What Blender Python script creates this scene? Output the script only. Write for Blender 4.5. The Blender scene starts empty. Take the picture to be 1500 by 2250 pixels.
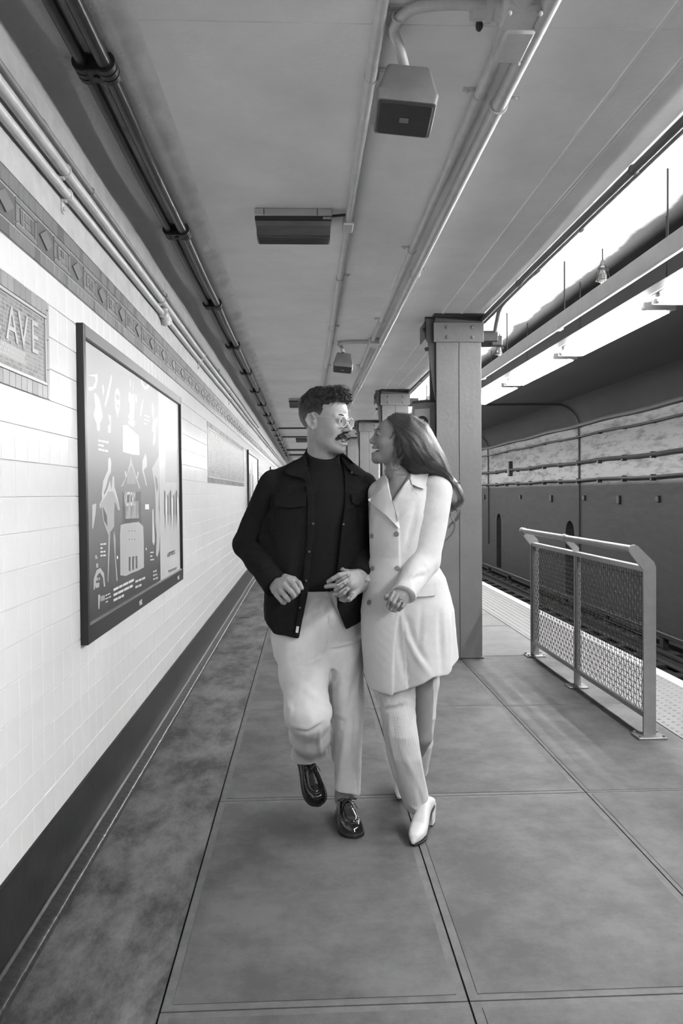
import bpy, math, random
import numpy as np
from mathutils import Vector, Matrix

# ------------------------------------------------------------------ camera, world, exposure
scene = bpy.context.scene
col = scene.collection
F, IW, IH = 1750.0, 1500.0, 2250.0            # focal length in pixels of the 1500x2250 frame
CAMZ = 1.38
_d = Vector(((672 - 750) / F, (1125 - 1085) / F, -1.0)).normalized()   # the platform's long axis (+Y) in camera axes
_u = Vector((-math.sin(0.009), math.cos(0.009), 0.0))
_u = (_u - _d * _u.dot(_d)).normalized()                                 # world up in camera axes
_x = _d.cross(_u)
RC = Matrix((_x, _d, _u))                                                # camera -> world
cam_data = bpy.data.cameras.new('camera')
cam_data.sensor_fit = 'HORIZONTAL'; cam_data.sensor_width = 36.0
cam_data.lens = 36.0 * F / IW
cam_data.clip_start = 0.05; cam_data.clip_end = 200
cam = bpy.data.objects.new('camera', cam_data)
col.objects.link(cam)
cam.matrix_world = Matrix.Translation((0, 0, CAMZ)) @ RC.to_4x4()
scene.camera = cam

world = bpy.data.worlds.new('world'); scene.world = world
world.use_nodes = True
world.node_tree.nodes['Background'].inputs[0].default_value = (0.0, 0.0, 0.0, 1)
world.node_tree.nodes['Background'].inputs[1].default_value = 0.0
TUBE = 27.0            # emission of the fluorescent tubes (their own builder is below)
scene.view_settings.view_transform = 'Standard'
scene.view_settings.look = 'None'
scene.view_settings.gamma = 1.0
scene.view_settings.use_curve_mapping = False
scene.view_settings.exposure = 2.42

def ray(px, py):
    return RC @ Vector(((px - IW / 2) / F, (IH / 2 - py) / F, -1.0))
def P(px, py, Y=None, x=None, z=None):
    """the point of the place seen at a photograph pixel, at depth Y, or on the plane X = x or Z = z"""
    r = ray(px, py)
    if Y is not None: t = Y / r.y
    elif x is not None: t = x / r.x
    else: t = (z - CAMZ) / r.z
    return Vector((r.x * t, r.y * t, CAMZ + r.z * t))

# ------------------------------------------------------------------ materials
def mat(name, v, rough=0.6, var=0.0, scale=4.0, bump=0.0, bscale=60.0, metal=0.0, spec=0.5, coat=0.0,
        stretch=(1, 1, 1), v2=None, detail=6.0, sheen=0.0):
    m = bpy.data.materials.new(name); m.use_nodes = True
    nt = m.node_tree; b = nt.nodes['Principled BSDF']
    b.inputs['Base Color'].default_value = (v, v, v, 1)
    b.inputs['Roughness'].default_value = rough
    b.inputs['Metallic'].default_value = metal
    b.inputs['Specular IOR Level'].default_value = spec
    b.inputs['Coat Weight'].default_value = coat
    b.inputs['Coat Roughness'].default_value = 0.08
    if sheen: b.inputs['Sheen Weight'].default_value = sheen
    tc = nt.nodes.new('ShaderNodeTexCoord')
    mp = nt.nodes.new('ShaderNodeMapping'); mp.inputs['Scale'].default_value = stretch
    nt.links.new(tc.outputs['Object'], mp.inputs['Vector'])
    if var or v2 is not None:
        n = nt.nodes.new('ShaderNodeTexNoise'); n.inputs['Scale'].default_value = scale
        n.inputs['Detail'].default_value = detail; n.inputs['Roughness'].default_value = 0.66
        nt.links.new(mp.outputs['Vector'], n.inputs['Vector'])
        r = nt.nodes.new('ShaderNodeValToRGB')
        lo, hi = (v * (1 - var), v * (1 + var)) if v2 is None else (v, v2)
        r.color_ramp.elements[0].position = 0.32; r.color_ramp.elements[1].position = 0.68
        r.color_ramp.elements[0].color = (lo, lo, lo, 1); r.color_ramp.elements[1].color = (hi, hi, hi, 1)
        nt.links.new(n.outputs['Fac'], r.inputs['Fac'])
        nt.links.new(r.outputs['Color'], b.inputs['Base Color'])
    if bump:
        n2 = nt.nodes.new('ShaderNodeTexNoise'); n2.inputs['Scale'].default_value = bscale
        n2.inputs['Detail'].default_value = 4
        nt.links.new(mp.outputs['Vector'], n2.inputs['Vector'])
        bp = nt.nodes.new('ShaderNodeBump'); bp.inputs['Strength'].default_value = bump
        bp.inputs['Distance'].default_value = 0.004
        nt.links.new(n2.outputs['Fac'], bp.inputs['Height'])
        nt.links.new(bp.outputs['Normal'], b.inputs['Normal'])
    return m

def emit(name, s):
    m = bpy.data.materials.new(name); m.use_nodes = True
    b = m.node_tree.nodes['Principled BSDF']
    b.inputs['Base Color'].default_value = (0.9, 0.9, 0.9, 1)
    b.inputs['Emission Color'].default_value = (1, 1, 1, 1)
    b.inputs['Emission Strength'].default_value = s
    return m

M = dict(
    tile=mat('white_glazed_tile', 0.70, 0.16, var=0.025, scale=2.0, bump=0.06, bscale=14),
    grout=mat('grey_grout', 0.56, 0.9),
    plaster=mat('painted_plaster', 0.40, 0.55, var=0.16, scale=9, bump=0.5, bscale=35),
    black_paint=mat('black_gloss_paint', 0.010, 0.33, var=0.5, scale=7, bump=0.35, bscale=20),
    curb=mat('worn_curb_paint', 0.028, 0.28, var=0.5, scale=30, bump=0.6, bscale=40),
    concrete=mat('platform_concrete', 0.060, 0.70, v2=0.112, scale=2.6, bump=0.22, bscale=170, detail=14),
    concrete_dark=mat('stained_concrete', 0.036, 0.70, v2=0.150, scale=3.4, bump=0.35, bscale=90, stretch=(1.3, 0.6, 1), detail=12),
    concrete_pale=mat('pale_concrete', 0.16, 0.75, var=0.12, scale=3, bump=0.4, bscale=110, detail=8),
    tooled=mat('tooled_slab_edge', 0.105, 0.7, var=0.14, scale=12, bump=0.12, bscale=160),
    joint=mat('dark_joint', 0.03, 0.95),
    ceil=mat('painted_ceiling', 0.82, 0.62, var=0.10, scale=1.3, bump=0.28, bscale=55, detail=7),
    pipe=mat('cream_painted_pipe', 0.52, 0.33, var=0.10, scale=14, bump=0.12, bscale=40),
    pipe_grey=mat('grey_painted_conduit', 0.20, 0.4, var=0.15, scale=14),
    cable=mat('black_cable', 0.012, 0.30, bump=0.35, bscale=25),
    clamp=mat('black_clamp', 0.010, 0.5),
    steel_paint=mat('grey_painted_steel', 0.15, 0.40, var=0.08, scale=5, bump=0.45, bscale=30),
    steel_dark=mat('dark_painted_steel', 0.055, 0.5, var=0.2, scale=6),
    rail_steel=mat('brushed_steel', 0.30, 0.36, metal=0.7, var=0.08, scale=20),
    wire=mat('dark_wire', 0.07, 0.4, metal=0.6),
    soot=mat('soot_wall', 0.008, 0.9, v2=0.017, scale=2.0, bump=0.5, bscale=25),
    duct=mat('duct_paint', 0.55, 0.4, var=0.06, scale=6),
    dark_metal=mat('dark_metal', 0.02, 0.5, var=0.3, scale=10),
    white_paint=mat('white_paint', 0.5, 0.45, var=0.05, scale=10),
    speaker=mat('grey_speaker_shell', 0.21, 0.45, var=0.16, scale=7, bump=0.25, bscale=120),
    grille=mat('dark_grille', 0.035, 0.55, bump=0.6, bscale=260),
    fixture_lens=mat('smoky_lens', 0.085, 0.28, var=0.25, scale=9, stretch=(0.4, 3, 1)),
    tactile=mat('tactile_panel_paint', 0.20, 0.6, var=0.06, scale=8),
    mosaic0=mat('mosaic_grey', 0.24, 0.4), mosaic1=mat('mosaic_mid', 0.17, 0.4), mosaic2=mat('mosaic_dark', 0.10, 0.4),
    mosaic_light=mat('mosaic_light', 0.42, 0.35),
    frieze0=mat('frieze_grey', 0.165, 0.32, var=0.10, scale=20), frieze1=mat('frieze_mid', 0.175, 0.32, var=0.10, scale=20),
    frieze2=mat('frieze_dark', 0.11, 0.32, var=0.1, scale=20), frieze_joint=mat('frieze_joint', 0.42, 0.8),
    frame_black=mat('black_frame', 0.014, 0.35),
    frame_grey=mat('grey_frame_lip', 0.12, 0.4),
    tube=emit('lit_tube', TUBE),
    tube_cap=mat('tube_cap', 0.45, 0.4),
)

# ------------------------------------------------------------------ mesh helpers
class MB:
    """collects shapes and links them as ONE mesh object"""
    def __init__(self): self.v = []; self.f = []; self.mi = []; self.cur = 0
    def add(self, verts, faces):
        o = len(self.v)
        self.v.extend([tuple(p) for p in verts])
        for f in faces: self.f.append(tuple(i + o for i in f)); self.mi.append(self.cur)
        return self
    def box(self, x0, x1, y0, y1, z0, z1):
        p = [(x0, y0, z0), (x1, y0, z0), (x1, y1, z0), (x0, y1, z0), (x0, y0, z1), (x1, y0, z1), (x1, y1, z1), (x0, y1, z1)]
        return self.add(p, [(0, 3, 2, 1), (4, 5, 6, 7), (0, 1, 5, 4), (1, 2, 6, 5), (2, 3, 7, 6), (3, 0, 4, 7)])
    def bbox(self, x0, x1, y0, y1, z0, z1, b):
        """box with chamfered edges"""
        out = []; ids = {}
        def vid(p):
            k = tuple(round(c, 6) for c in p)
            if k not in ids: ids[k] = len(out); out.append(p)
            return ids[k]
        X, Y, Z = (x0, x1), (y0, y1), (z0, z1)
        s = lambda a, i: a[i] + (b if i == 0 else -b)
        F_ = []
        for i in (0, 1):
            F_.append([(X[i], s(Y, 0), s(Z, 0)), (X[i], s(Y, 1), s(Z, 0)), (X[i], s(Y, 1), s(Z, 1)), (X[i], s(Y, 0), s(Z, 1))][::(1 if i else -1)])
            F_.append([(s(X, 0), Y[i], s(Z, 0)), (s(X, 0), Y[i], s(Z, 1)), (s(X, 1), Y[i], s(Z, 1)), (s(X, 1), Y[i], s(Z, 0))][::(1 if i else -1)])
            F_.append([(s(X, 0), s(Y, 0), Z[i]), (s(X, 1), s(Y, 0), Z[i]), (s(X, 1), s(Y, 1), Z[i]), (s(X, 0), s(Y, 1), Z[i])][::(1 if i else -1)])
        for i in (0, 1):
            for j in (0, 1):
                o = 1 if (i == j) else -1
                F_.append([(X[i], s(Y, j), s(Z, 0)), (s(X, i), Y[j], s(Z, 0)), (s(X, i), Y[j], s(Z, 1)), (X[i], s(Y, j), s(Z, 1))][::o])
                F_.append([(X[i], s(Y, 0), s(Z, j)), (X[i], s(Y, 1), s(Z, j)), (s(X, i), s(Y, 1), Z[j]), (s(X, i), s(Y, 0), Z[j])][::o])
                F_.append([(s(X, 0), Y[i], s(Z, j)), (s(X, 0), s(Y, i), Z[j]), (s(X, 1), s(Y, i), Z[j]), (s(X, 1), Y[i], s(Z, j))][::o])
                for k in (0, 1):
                    t = [(X[i], s(Y, j), s(Z, k)), (s(X, i), Y[j], s(Z, k)), (s(X, i), s(Y, j), Z[k])]
                    F_.append(t[::(1 if (i + j + k) % 2 else -1)])
        fs = [tuple(vid(p) for p in f) for f in F_]
        return self.add(out, fs)
    def tube(self, pts, r, n=10, cap=True, closed=False):
        pts = [Vector(p) for p in pts]; m = len(pts)
        rs = r if isinstance(r, (list, tuple)) else [r] * m
        t0 = (pts[1] - pts[0]).normalized()
        up = Vector((0, 0, 1)) if abs(t0.z) < 0.9 else Vector((1, 0, 0))
        nrm = (up - t0 * up.dot(t0)).normalized()
        vs = []
        for i in range(m):
            if closed: t = pts[(i + 1) % m] - pts[i - 1]
            elif i == 0: t = pts[1] - pts[0]
            elif i == m - 1: t = pts[-1] - pts[-2]
            else: t = pts[i + 1] - pts[i - 1]
            t.normalize()
            nrm = nrm - t * nrm.dot(t)
            if nrm.length < 1e-6: nrm = t.orthogonal()
            nrm.normalize(); bi = t.cross(nrm)
            for k in range(n):
                a = 2 * math.pi * k / n
                vs.append(pts[i] + (nrm * math.cos(a) + bi * math.sin(a)) * rs[i])
        fs = []
        for i in range(m if closed else m - 1):
            j = (i + 1) % m
            for k in range(n):
                k2 = (k + 1) % n
                fs.append((i * n + k, i * n + k2, j * n + k2, j * n + k))
        if cap and not closed:
            fs.append(tuple(range(n))[::-1]); fs.append(tuple((m - 1) * n + k for k in range(n)))
        return self.add(vs, fs)
    def prism(self, poly, axis, a0, a1):
        """extrudes a 2-D polygon along an axis ('x': poly in (y,z); 'y': (x,z); 'z': (x,y))"""
        def mk(p, a): return {'x': (a, p[0], p[1]), 'y': (p[0], a, p[1]), 'z': (p[0], p[1], a)}[axis]
        n = len(poly)
        vs = [mk(p, a0) for p in poly] + [mk(p, a1) for p in poly]
        fs = [tuple(range(n)), tuple(range(2 * n - 1, n - 1, -1))]
        for i in range(n):
            j = (i + 1) % n
            fs.append((i, i + n, j + n, j))
        return self.add(vs, fs)
    def sphere(self, c, r, nu=10, nv=7, sc=(1, 1, 1)):
        vs = []; fs = []
        for i in range(nv + 1):
            th = math.pi * i / nv
            for k in range(nu):
                ph = 2 * math.pi * k / nu
                vs.append((c[0] + r * sc[0] * math.sin(th) * math.cos(ph), c[1] + r * sc[1] * math.sin(th) * math.sin(ph), c[2] + r * sc[2] * math.cos(th)))
        for i in range(nv):
            for k in range(nu):
                k2 = (k + 1) % nu
                fs.append((i * nu + k, (i + 1) * nu + k, (i + 1) * nu + k2, i * nu + k2))
        return self.add(vs, fs)
    def build(self, name, mats, parent=None, smooth=False, fix=True, **props):
        me = bpy.data.meshes.new(name)
        me.from_pydata(self.v, [], self.f)
        if not isinstance(mats, (list, tuple)): mats = [mats]
        for m in mats: me.materials.append(m)
        if len(mats) > 1: me.polygons.foreach_set('material_index', self.mi)
        me.validate()
        if fix:
            import bmesh
            bm = bmesh.new(); bm.from_mesh(me)
            bmesh.ops.recalc_face_normals(bm, faces=bm.faces)
            bm.to_mesh(me); bm.free()
        if smooth:
            me.shade_smooth()
            try: me.set_sharp_from_angle(angle=math.radians(smooth if smooth > 1 else 40))
            except Exception: pass
        return link(name, me, parent, **props)

def link(name, data, parent=None, **props):
    o = bpy.data.objects.new(name, data); col.objects.link(o)
    if parent is not None:
        o.parent = parent
        o.matrix_parent_inverse = Matrix.Translation(parent.location).inverted() if parent.location.length else Matrix()
    for k, v in props.items(): o[k] = v
    return o
def thing(name, label, cat, loc=(0, 0, 0), group=None, kind=None):
    o = bpy.data.objects.new(name, None); col.objects.link(o)
    o.empty_display_size = 0.1
    o.location = loc; o['label'] = label; o['category'] = cat
    if group: o['group'] = group
    if kind: o['kind'] = kind
    return o
def tag(o, label, cat, group=None):
    o['label'] = label; o['category'] = cat
    if group: o['group'] = group
    return o
def struct(name, loc=(0, 0, 0)):
    o = bpy.data.objects.new(name, None); col.objects.link(o); o.location = loc; o['kind'] = 'structure'
    return o
rnd = random.Random(7)

# the ceiling's margin along the tiled wall: rough bare cement that fades into the paint
_m = mat('rough_ceiling_margin', 0.3, 0.7, bump=0.9, bscale=45); _nt = _m.node_tree; _b = _nt.nodes['Principled BSDF']
_tc = _nt.nodes.new('ShaderNodeTexCoord'); _sx = _nt.nodes.new('ShaderNodeSeparateXYZ'); _nt.links.new(_tc.outputs['Object'], _sx.inputs[0])
_nz = _nt.nodes.new('ShaderNodeTexNoise'); _nz.inputs['Scale'].default_value = 5; _nz.inputs['Detail'].default_value = 8; _nt.links.new(_tc.outputs['Object'], _nz.inputs['Vector'])
_ma = _nt.nodes.new('ShaderNodeMath'); _ma.operation = 'MULTIPLY_ADD'; _ma.inputs[1].default_value = .16; _nt.links.new(_nz.outputs['Fac'], _ma.inputs[0]); _nt.links.new(_sx.outputs['X'], _ma.inputs[2])
_mr = _nt.nodes.new('ShaderNodeMapRange'); _mr.inputs['From Min'].default_value = -.82; _mr.inputs['From Max'].default_value = -.40; _nt.links.new(_ma.outputs[0], _mr.inputs[0])
_cr = _nt.nodes.new('ShaderNodeValToRGB'); _nt.links.new(_mr.outputs[0], _cr.inputs[0]); _nt.links.new(_cr.outputs[0], _b.inputs['Base Color'])
_e = _cr.color_ramp.elements; _e[0].position = .0; _e[0].color = (.38, .38, .38, 1); _e[1].position = .93; _e[1].color = (.80, .80, .80, 1)
for _p, _c in ((.25, .33), (.55, .36), (.78, .52)):
    _k = _e.new(_p); _k.color = (_c, _c, _c, 1)
M['ceil_rough'] = _m

for _k in ('concrete', 'concrete_dark', 'concrete_pale', 'tooled'):
    for _n in M[_k].node_tree.nodes:
        if _n.type == 'TEX_NOISE' and _n.inputs['Scale'].default_value < 50: _n.inputs['Roughness'].default_value = .74
        if _n.type == 'VALTORGB': _n.color_ramp.elements[0].position = .40; _n.color_ramp.elements[1].position = .60
# ------------------------------------------------------------------ the platform: floor
WX, CEIL, EDGE_X, TW_X = -0.88, 2.83, 2.70, 6.0       # tile wall, ceiling height, platform edge, tunnel wall
Y0, Y1 = -13.0, 37.0
floor = struct('floor')
MB().box(-1.1, EDGE_X, Y0, Y1, -0.5, -0.014).build('platform_base', M['joint'], floor)
XJ = [-0.812, -0.403, 0.43, 1.272, 2.08]
YJ = [-12.9, -9.6, -6.6, -5.1, -3.7, -2.2, -0.8, 0.65, 2.115, 3.575, 5.06, 6.62] + [6.62 + 1.5 * k for k in range(1, 27)]
def slab(x0, x1, y0, y1, m, edge=0.028):
    g = 0.0028
    b = MB(); b.cur = 1
    b.box(x0 + g, x1 - g, y0 + g, y1 - g, -0.014, -0.0018)
    b.cur = 0
    b.box(x0 + edge, x1 - edge, y0 + edge, y1 - edge, -0.0019, 0.0)
    return b.build('slab', [m, M['tooled']], floor)
for i in range(4):
    for j in range(len(YJ) - 1):
        if i == 0:
            if j % 6: continue
            j2 = min(j + 6, len(YJ) - 1)
            b = MB().box(XJ[0], XJ[1] - 0.004, YJ[j], YJ[j2] - 0.004, -0.014, 0.0)
            b.build('slab', M['concrete_dark'], floor)
        else:
            pale = i == 3 and YJ[j] > 6.5
            slab(XJ[i], XJ[i + 1], YJ[j], YJ[j + 1], M['concrete_pale'] if pale else M['concrete'], 0.03 if i < 3 else 0.02)
# the tactile warning strip along the edge, panel by panel, domes as one part
for k in range(70):
    y = -6.0 + 0.61 * k
    MB().bbox(2.083, EDGE_X - 0.075, y + 0.001, y + 0.609, -0.014, 0.001, 0.0015).build('tactile_panel', M['tactile'], floor)
b = MB()
for i in range(9):
    for j in range(150):
        x, y = 2.115 + 0.0605 * i, 3.6 + 0.0605 * j
        r = 0.0125
        top = [(x + 0.55 * r * math.cos(a), y + 0.55 * r * math.sin(a), 0.006) for a in [k * math.pi / 3 for k in range(6)]]
        bot = [(x + r * math.cos(a), y + r * math.sin(a), 0.0005) for a in [k * math.pi / 3 for k in range(6)]]
        b.add(bot + top, [tuple(range(6, 12))] + [(a, (a + 1) % 6, 6 + (a + 1) % 6, 6 + a) for a in range(6)])
b.build('warning_domes', M['tactile'], floor, kind='stuff')
MB().bbox(EDGE_X - 0.073, EDGE_X + 0.02, Y0, Y1, -0.12, 0.004, 0.004).build('edge_nosing', M['white_paint'], floor)
MB().box(EDGE_X - 0.2, EDGE_X - 0.1, Y0, Y1, -1.15, -0.5).build('platform_face', M['soot'], floor)
MB().box(EDGE_X - 0.2, TW_X + 0.3, Y0, Y1, -1.35, -1.12).build('trackbed', M['soot'], floor)
for k in range(36):
    y = 6 + 0.7 * k
    MB().bbox(3.35, 5.6, y, y + 0.24, -1.12, -1.06, 0.01).build('sleeper', M['dark_metal'], floor)
for nm, x, lab in (('running_rail', 3.65, 'dark steel running rail in the track pit beside the platform edge'),
                   ('running_rail', 5.08, 'dark steel running rail in the track pit nearer the tunnel wall')):
    b = MB()
    b.prism([(x - .07, -1.06), (x + .07, -1.06), (x + .07, -1.045), (x + .012, -1.03), (x + .012, -.95), (x + .035, -.94), (x + .035, -.91), (x - .035, -.91), (x - .035, -.94), (x - .012, -.95), (x - .012, -1.03), (x - .07, -1.045)], 'y', Y0, Y1)
    tag(b.build(nm, M['dark_metal']), lab, 'rail')
b = MB().bbox(5.55, 5.68, Y0, Y1, -0.92, -0.84, 0.01)
for k in range(16): b.box(5.57, 5.66, 5 + 2.4 * k, 5.12 + 2.4 * k, -1.12, -0.92)
tag(b.build('third_rail', M['dark_metal']), 'dark third rail with cover board along the foot of the tunnel wall', 'rail')

# floor drain by the wall
p = P(541, 1354, z=0)
t = thing('floor_drain', 'small dark slotted drain in the floor strip beside the tiled wall', 'drain', (p.x, p.y, 0))
MB().bbox(p.x - .06, p.x + .05, p.y - .09, p.y + .09, -0.005, 0.0018, 0.001).build('plate', M['dark_metal'], t)
for k in range(4): MB().box(p.x - .05 + .024 * k, p.x - .036 + .024 * k, p.y - .08, p.y + .08, 0.0015, 0.0028).build('bar', M['concrete'], t)

# ------------------------------------------------------------------ left wall: base, tiles, frieze, plaster
wall = struct('wall_left')
MB().box(-1.2, WX - 0.004, Y0, Y1, 0.0, 2.352).build('wall_base', M['grout'], wall)
MB().box(-1.2, WX + 0.004, Y0, Y1, 2.352, 2.79).build('plaster_band', M['plaster'], wall)
base = struct('baseboard_left')
b = MB(); prof = [(-0.89, 0.0), (-0.89, 0.266), (-0.874, 0.266), (-0.874, 0.045), (-0.870, 0.034), (-0.862, 0.028)]
b.prism(prof + [(-0.862, 0.0)], 'y', Y0, Y1)
b.build('skirting', M['black_paint'], base, smooth=30)
b = MB(); b.prism([(-0.864, -0.01), (-0.864, 0.0285), (-0.85, 0.025), (-0.832, 0.0225), (-0.82, 0.018), (-0.813, 0.010), (-0.811, -0.01)], 'y', Y0, Y1)
b.build('curb', M['curb'], base, smooth=60)

TH, TWD, YPH, ZB = 0.1107, 0.1098, 2.351, 0.269
tablets = [(1.30, 2.795, 13, 15), (7.23, 11.4, 11, 15)]
def tile_mesh():
    hy, hz, d, c = TWD / 2 - 0.0007, TH / 2 - 0.0017, 0.0045, 0.0013
    b = MB()
    o = [(0, -hy, -hz), (0, hy, -hz), (0, hy, hz), (0, -hy, hz)]
    p = [(d - c, y, z) for _, y, z in o]
    q = [(d, y - math.copysign(c, y), z - math.copysign(c, z)) for _, y, z in o]
    fs = [(8, 9, 10, 11)] + [(i, (i + 1) % 4, 4 + (i + 1) % 4, 4 + i) for i in range(4)] + [(4 + i, 4 + (i + 1) % 4, 8 + (i + 1) % 4, 8 + i) for i in range(4)]
    return o + p + q, fs
tv, tf = tile_mesh()
tme = bpy.data.meshes.new('tile'); tme.from_pydata(tv, [], tf); tme.materials.append(M['tile'])
# the poster cases hide what lies behind them
cases = [(3.15, 5.50, 0.84, 2.0), (12.0, 14.4, 0.84, 2.0), (19.6, 22.0, 0.84, 2.0)]
def hidden(y, z):
    for a, c, z0, z1 in cases:
        if a + .06 < y < c - .06 and z0 + .06 < z < z1 - .06: return True
    return False
single = 0; rest = MB()
for j in range(-135, 350):
    yc = YPH - TWD / 2 + TWD * (j + 1)
    for i in range(17):
        zc = ZB + TH * (i + .5)
        if any(a < yc < c and r0 <= i <= r1 for a, c, r0, r1 in tablets) or hidden(yc, zc): continue
        pos = Vector((WX - 0.0045, yc, zc))
        ry, rz = rnd.gauss(0, .0035), rnd.gauss(0, .0035)
        if yc > 2.15 and single < 300:
            o = link('tile', tme, wall); o.location = pos; o.rotation_euler = (0, ry, rz); single += 1
        elif yc > -0.5 or (i % 1 == 0):
            Rm = Matrix.Rotation(rz, 3, 'Z') @ Matrix.Rotation(ry, 3, 'Y')
            if yc < 14: rest.add([Rm @ Vector(v) + pos for v in tv], tf)
            else: rest.add([Vector(v) + pos for v in tv[8:]], [(0, 1, 2, 3)])
rest.build('wall_tiles', M['tile'], wall, fix=False, kind='stuff')

# frieze band: rows of narrow tiles, raised lozenges and key frames between them
fr = struct('trim_1')
MB().box(-0.9, WX - 0.0015, Y0, Y1, 2.1515, 2.352).build('frieze_bed', M['frieze_joint'], fr)
FM = [M['frieze0'], M['frieze1'], M['frieze2']]
small = {}
def brick(name, y0, y1, z0, z1, d, m, parent, x=WX - 0.0015, bev=0.0012):
    key = (round(y1 - y0, 4), round(z1 - z0, 4), d, m.name)
    if key not in small:
        me_b = MB().bbox(0, d, -(y1 - y0) / 2, (y1 - y0) / 2, -(z1 - z0) / 2, (z1 - z0) / 2, bev)
        me = bpy.data.meshes.new(name); me.from_pydata(me_b.v, [], me_b.f); me.materials.append(m)
        small[key] = me
    o = link(name, small[key], parent); o.location = (x, (y0 + y1) / 2, (z0 + z1) / 2)
    return o
NEAR = 9.0
far = MB()
for (z0, z1) in ((2.153, 2.197), (2.303, 2.351)):
    y = 1.9 if z0 > 2.2 else 1.85
    k = 0
    while y < 40:
        w = (0.046, 0.062, 0.078)[rnd.randrange(3)]
        m = FM[rnd.choice((0, 0, 1, 2))]
        if y < NEAR: brick('frieze_tile', y + .0013, y + w - .0013, z0, z1, 0.005, m, fr)
        else:
            far.cur = rnd.randrange(3); far.box(WX - 0.0015, WX + 0.003, y, y + w * 2 - .003, z0, z1); y += w
        y += w; k += 1
per = 0.3735; yd = 2.404
for k in range(-1, 100):
    c = yd + per * k; zc = 2.25
    loz = [(c - .068, zc), (c - .006, zc + .0315), (c + .068, zc + .003), (c + .008, zc - .0315)]
    tgt = MB() if c < NEAR else far
    near = c < NEAR
    if near:
        MB().prism([(c - .083, zc - .046), (c + .083, zc - .046), (c + .083, zc + .046), (c - .083, zc + .046)], 'x', WX - .0015, WX + .001).build('lozenge_bed', FM[2], fr)
        MB().prism(loz, 'x', WX + .0008, WX + .006).build('lozenge', FM[1], fr)
    else:
        far.cur = 0; far.prism(loz, 'x', WX - .001, WX + .006)
    f = c + per / 2; z0, z1 = zc - .046, zc + .046
    pieces = [(f - .095, f + .095, z0, z0 + .016), (f - .095, f + .095, z1 - .016, z1), (f - .095, f - .078, z0 + .018, z1 - .018), (f + .078, f + .095, z0 + .018, z1 - .018)]
    inner = [(f - .074, f - .060, zc - .024, zc + .024), (f - .038, f - .024, zc - .024, zc + .024), (f - .010, f + .040, zc - .024, zc - .006), (f - .010, f + .014, zc - .002, zc + .024), (f + .046, f + .074, zc - .024, zc + .024), (f + .018, f + .040, zc - .002, zc + .024)]
    for q, (a, c2, e, g) in enumerate(pieces + inner):
        if near: brick('key_piece', a, c2, e, g, 0.005 if q < 4 else 0.0035, FM[(q + k) % 3 if q > 3 else 1], fr, bev=0.001)
        elif f < 20: far.cur = q % 3; far.box(WX - .001, WX + .004, a, c2, e, g)
    if near:
        MB().prism([(f - .058, zc + .024), (f - .047, zc + .024), (f - .040, zc - .024), (f - .051, zc - .024)], 'x', WX - .001, WX + .0035).build('key_slash', FM[0], fr)
far.build('far_frieze_tiles', FM, fr, kind='stuff')

# mosaic name tablets
def tablet(y0, y1, z0, z1, label, text=None, ty=None, size=0.105, detail=True, tz=1.849):
    t = thing('mosaic_name_tablet', label, 'sign', (WX, y0, z0))
    MB().box(WX - .0045, WX - .0015, y0, y1, z0, z1).build('bed', M['frieze_joint'], t)
    bw = 0.047
    n = 0
    ms = [M['mosaic0'], M['mosaic1'], M['mosaic2']]
    y = y1 - 0.0285
    MB().box(0, 0, 0, 0, 0, 0)
    while y > max(y0, 1.9):
        for zz in ((z0 + .003, z0 + bw), (z1 - bw, z1 - .003)):
            brick('border_tile', y - .0485, y - .0015, zz[0], zz[1], 0.006, ms[rnd.choice((0, 0, 1))], t, x=WX - .0025)
        y -= .05 if detail else .1
    z = z0 + .003
    while z < z1 - .02:
        zz = min(z + .1, z1 - .003)
        brick('border_tile', y1 - .0265, y1 - .0015, z + .0015, zz, 0.006, ms[rnd.choice((0, 1))], t, x=WX - .0025)
        z += .101
    for zz in (z0 + bw + .002, z1 - bw - .012):
        MB().bbox(WX - .002, WX + .004, y0, y1 - .03, zz, zz + .010, .001).build('light_line', M['mosaic_light'], t)
    MB().bbox(WX - .002, WX + .004, y1 - .040, y1 - .031, z0 + bw + .013, z1 - bw - .013, .001).build('light_line', M['mosaic_light'], t)
    # tesserae
    b = MB(); ch = 0.0132 if detail else 0.03; zz = z0 + bw + .0145
    while zz < z1 - bw - .0145 - ch * .6:
        yy = max(y0, 2.0) + rnd.random() * .02
        while yy < y1 - .043:
            w = rnd.uniform(.012, .021) * (1 if detail else 2.5)
            e = min(yy + w, y1 - .043)
            b.cur = 3 if (detail and zz < z0 + bw + .075 and zz > z0 + bw + .03 and yy < 2.56) else rnd.choice((0, 0, 0, 1, 1, 2))
            b.add([(WX - .0005, yy + .0014, zz + .0018), (WX - .0005, e - .0014, zz + .0018), (WX - .0005, e - .0014, zz + ch - .0018), (WX - .0005, yy + .0014, zz + ch - .0018)], [(0, 1, 2, 3)])
            yy += w
        zz += ch
    b.build('tesserae', [M['mosaic0'], M['mosaic1'], M['mosaic2'], M['mosaic_light']], t, fix=False, kind='stuff')
    if text:
        for chx, yy in zip(text, ty):
            letter(chx, yy, tz, size, t)
    return t
def text_mesh(s, size, ext=0.001, bold=0.0):
    cu = bpy.data.curves.new('letters', 'FONT'); cu.body = s; cu.size = size; cu.extrude = ext; cu.offset = bold
    cu.resolution_u = 3
    o = bpy.data.objects.new('tmp', cu); col.objects.link(o)
    dg = bpy.context.evaluated_depsgraph_get()
    me = bpy.data.meshes.new_from_object(o.evaluated_get(dg))
    bpy.data.objects.remove(o); bpy.data.curves.remove(cu)
    return me
RTEXT = Matrix(((0, 0, 1), (1, 0, 0), (0, 1, 0)))      # text facing +X, reading towards +Y
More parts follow.
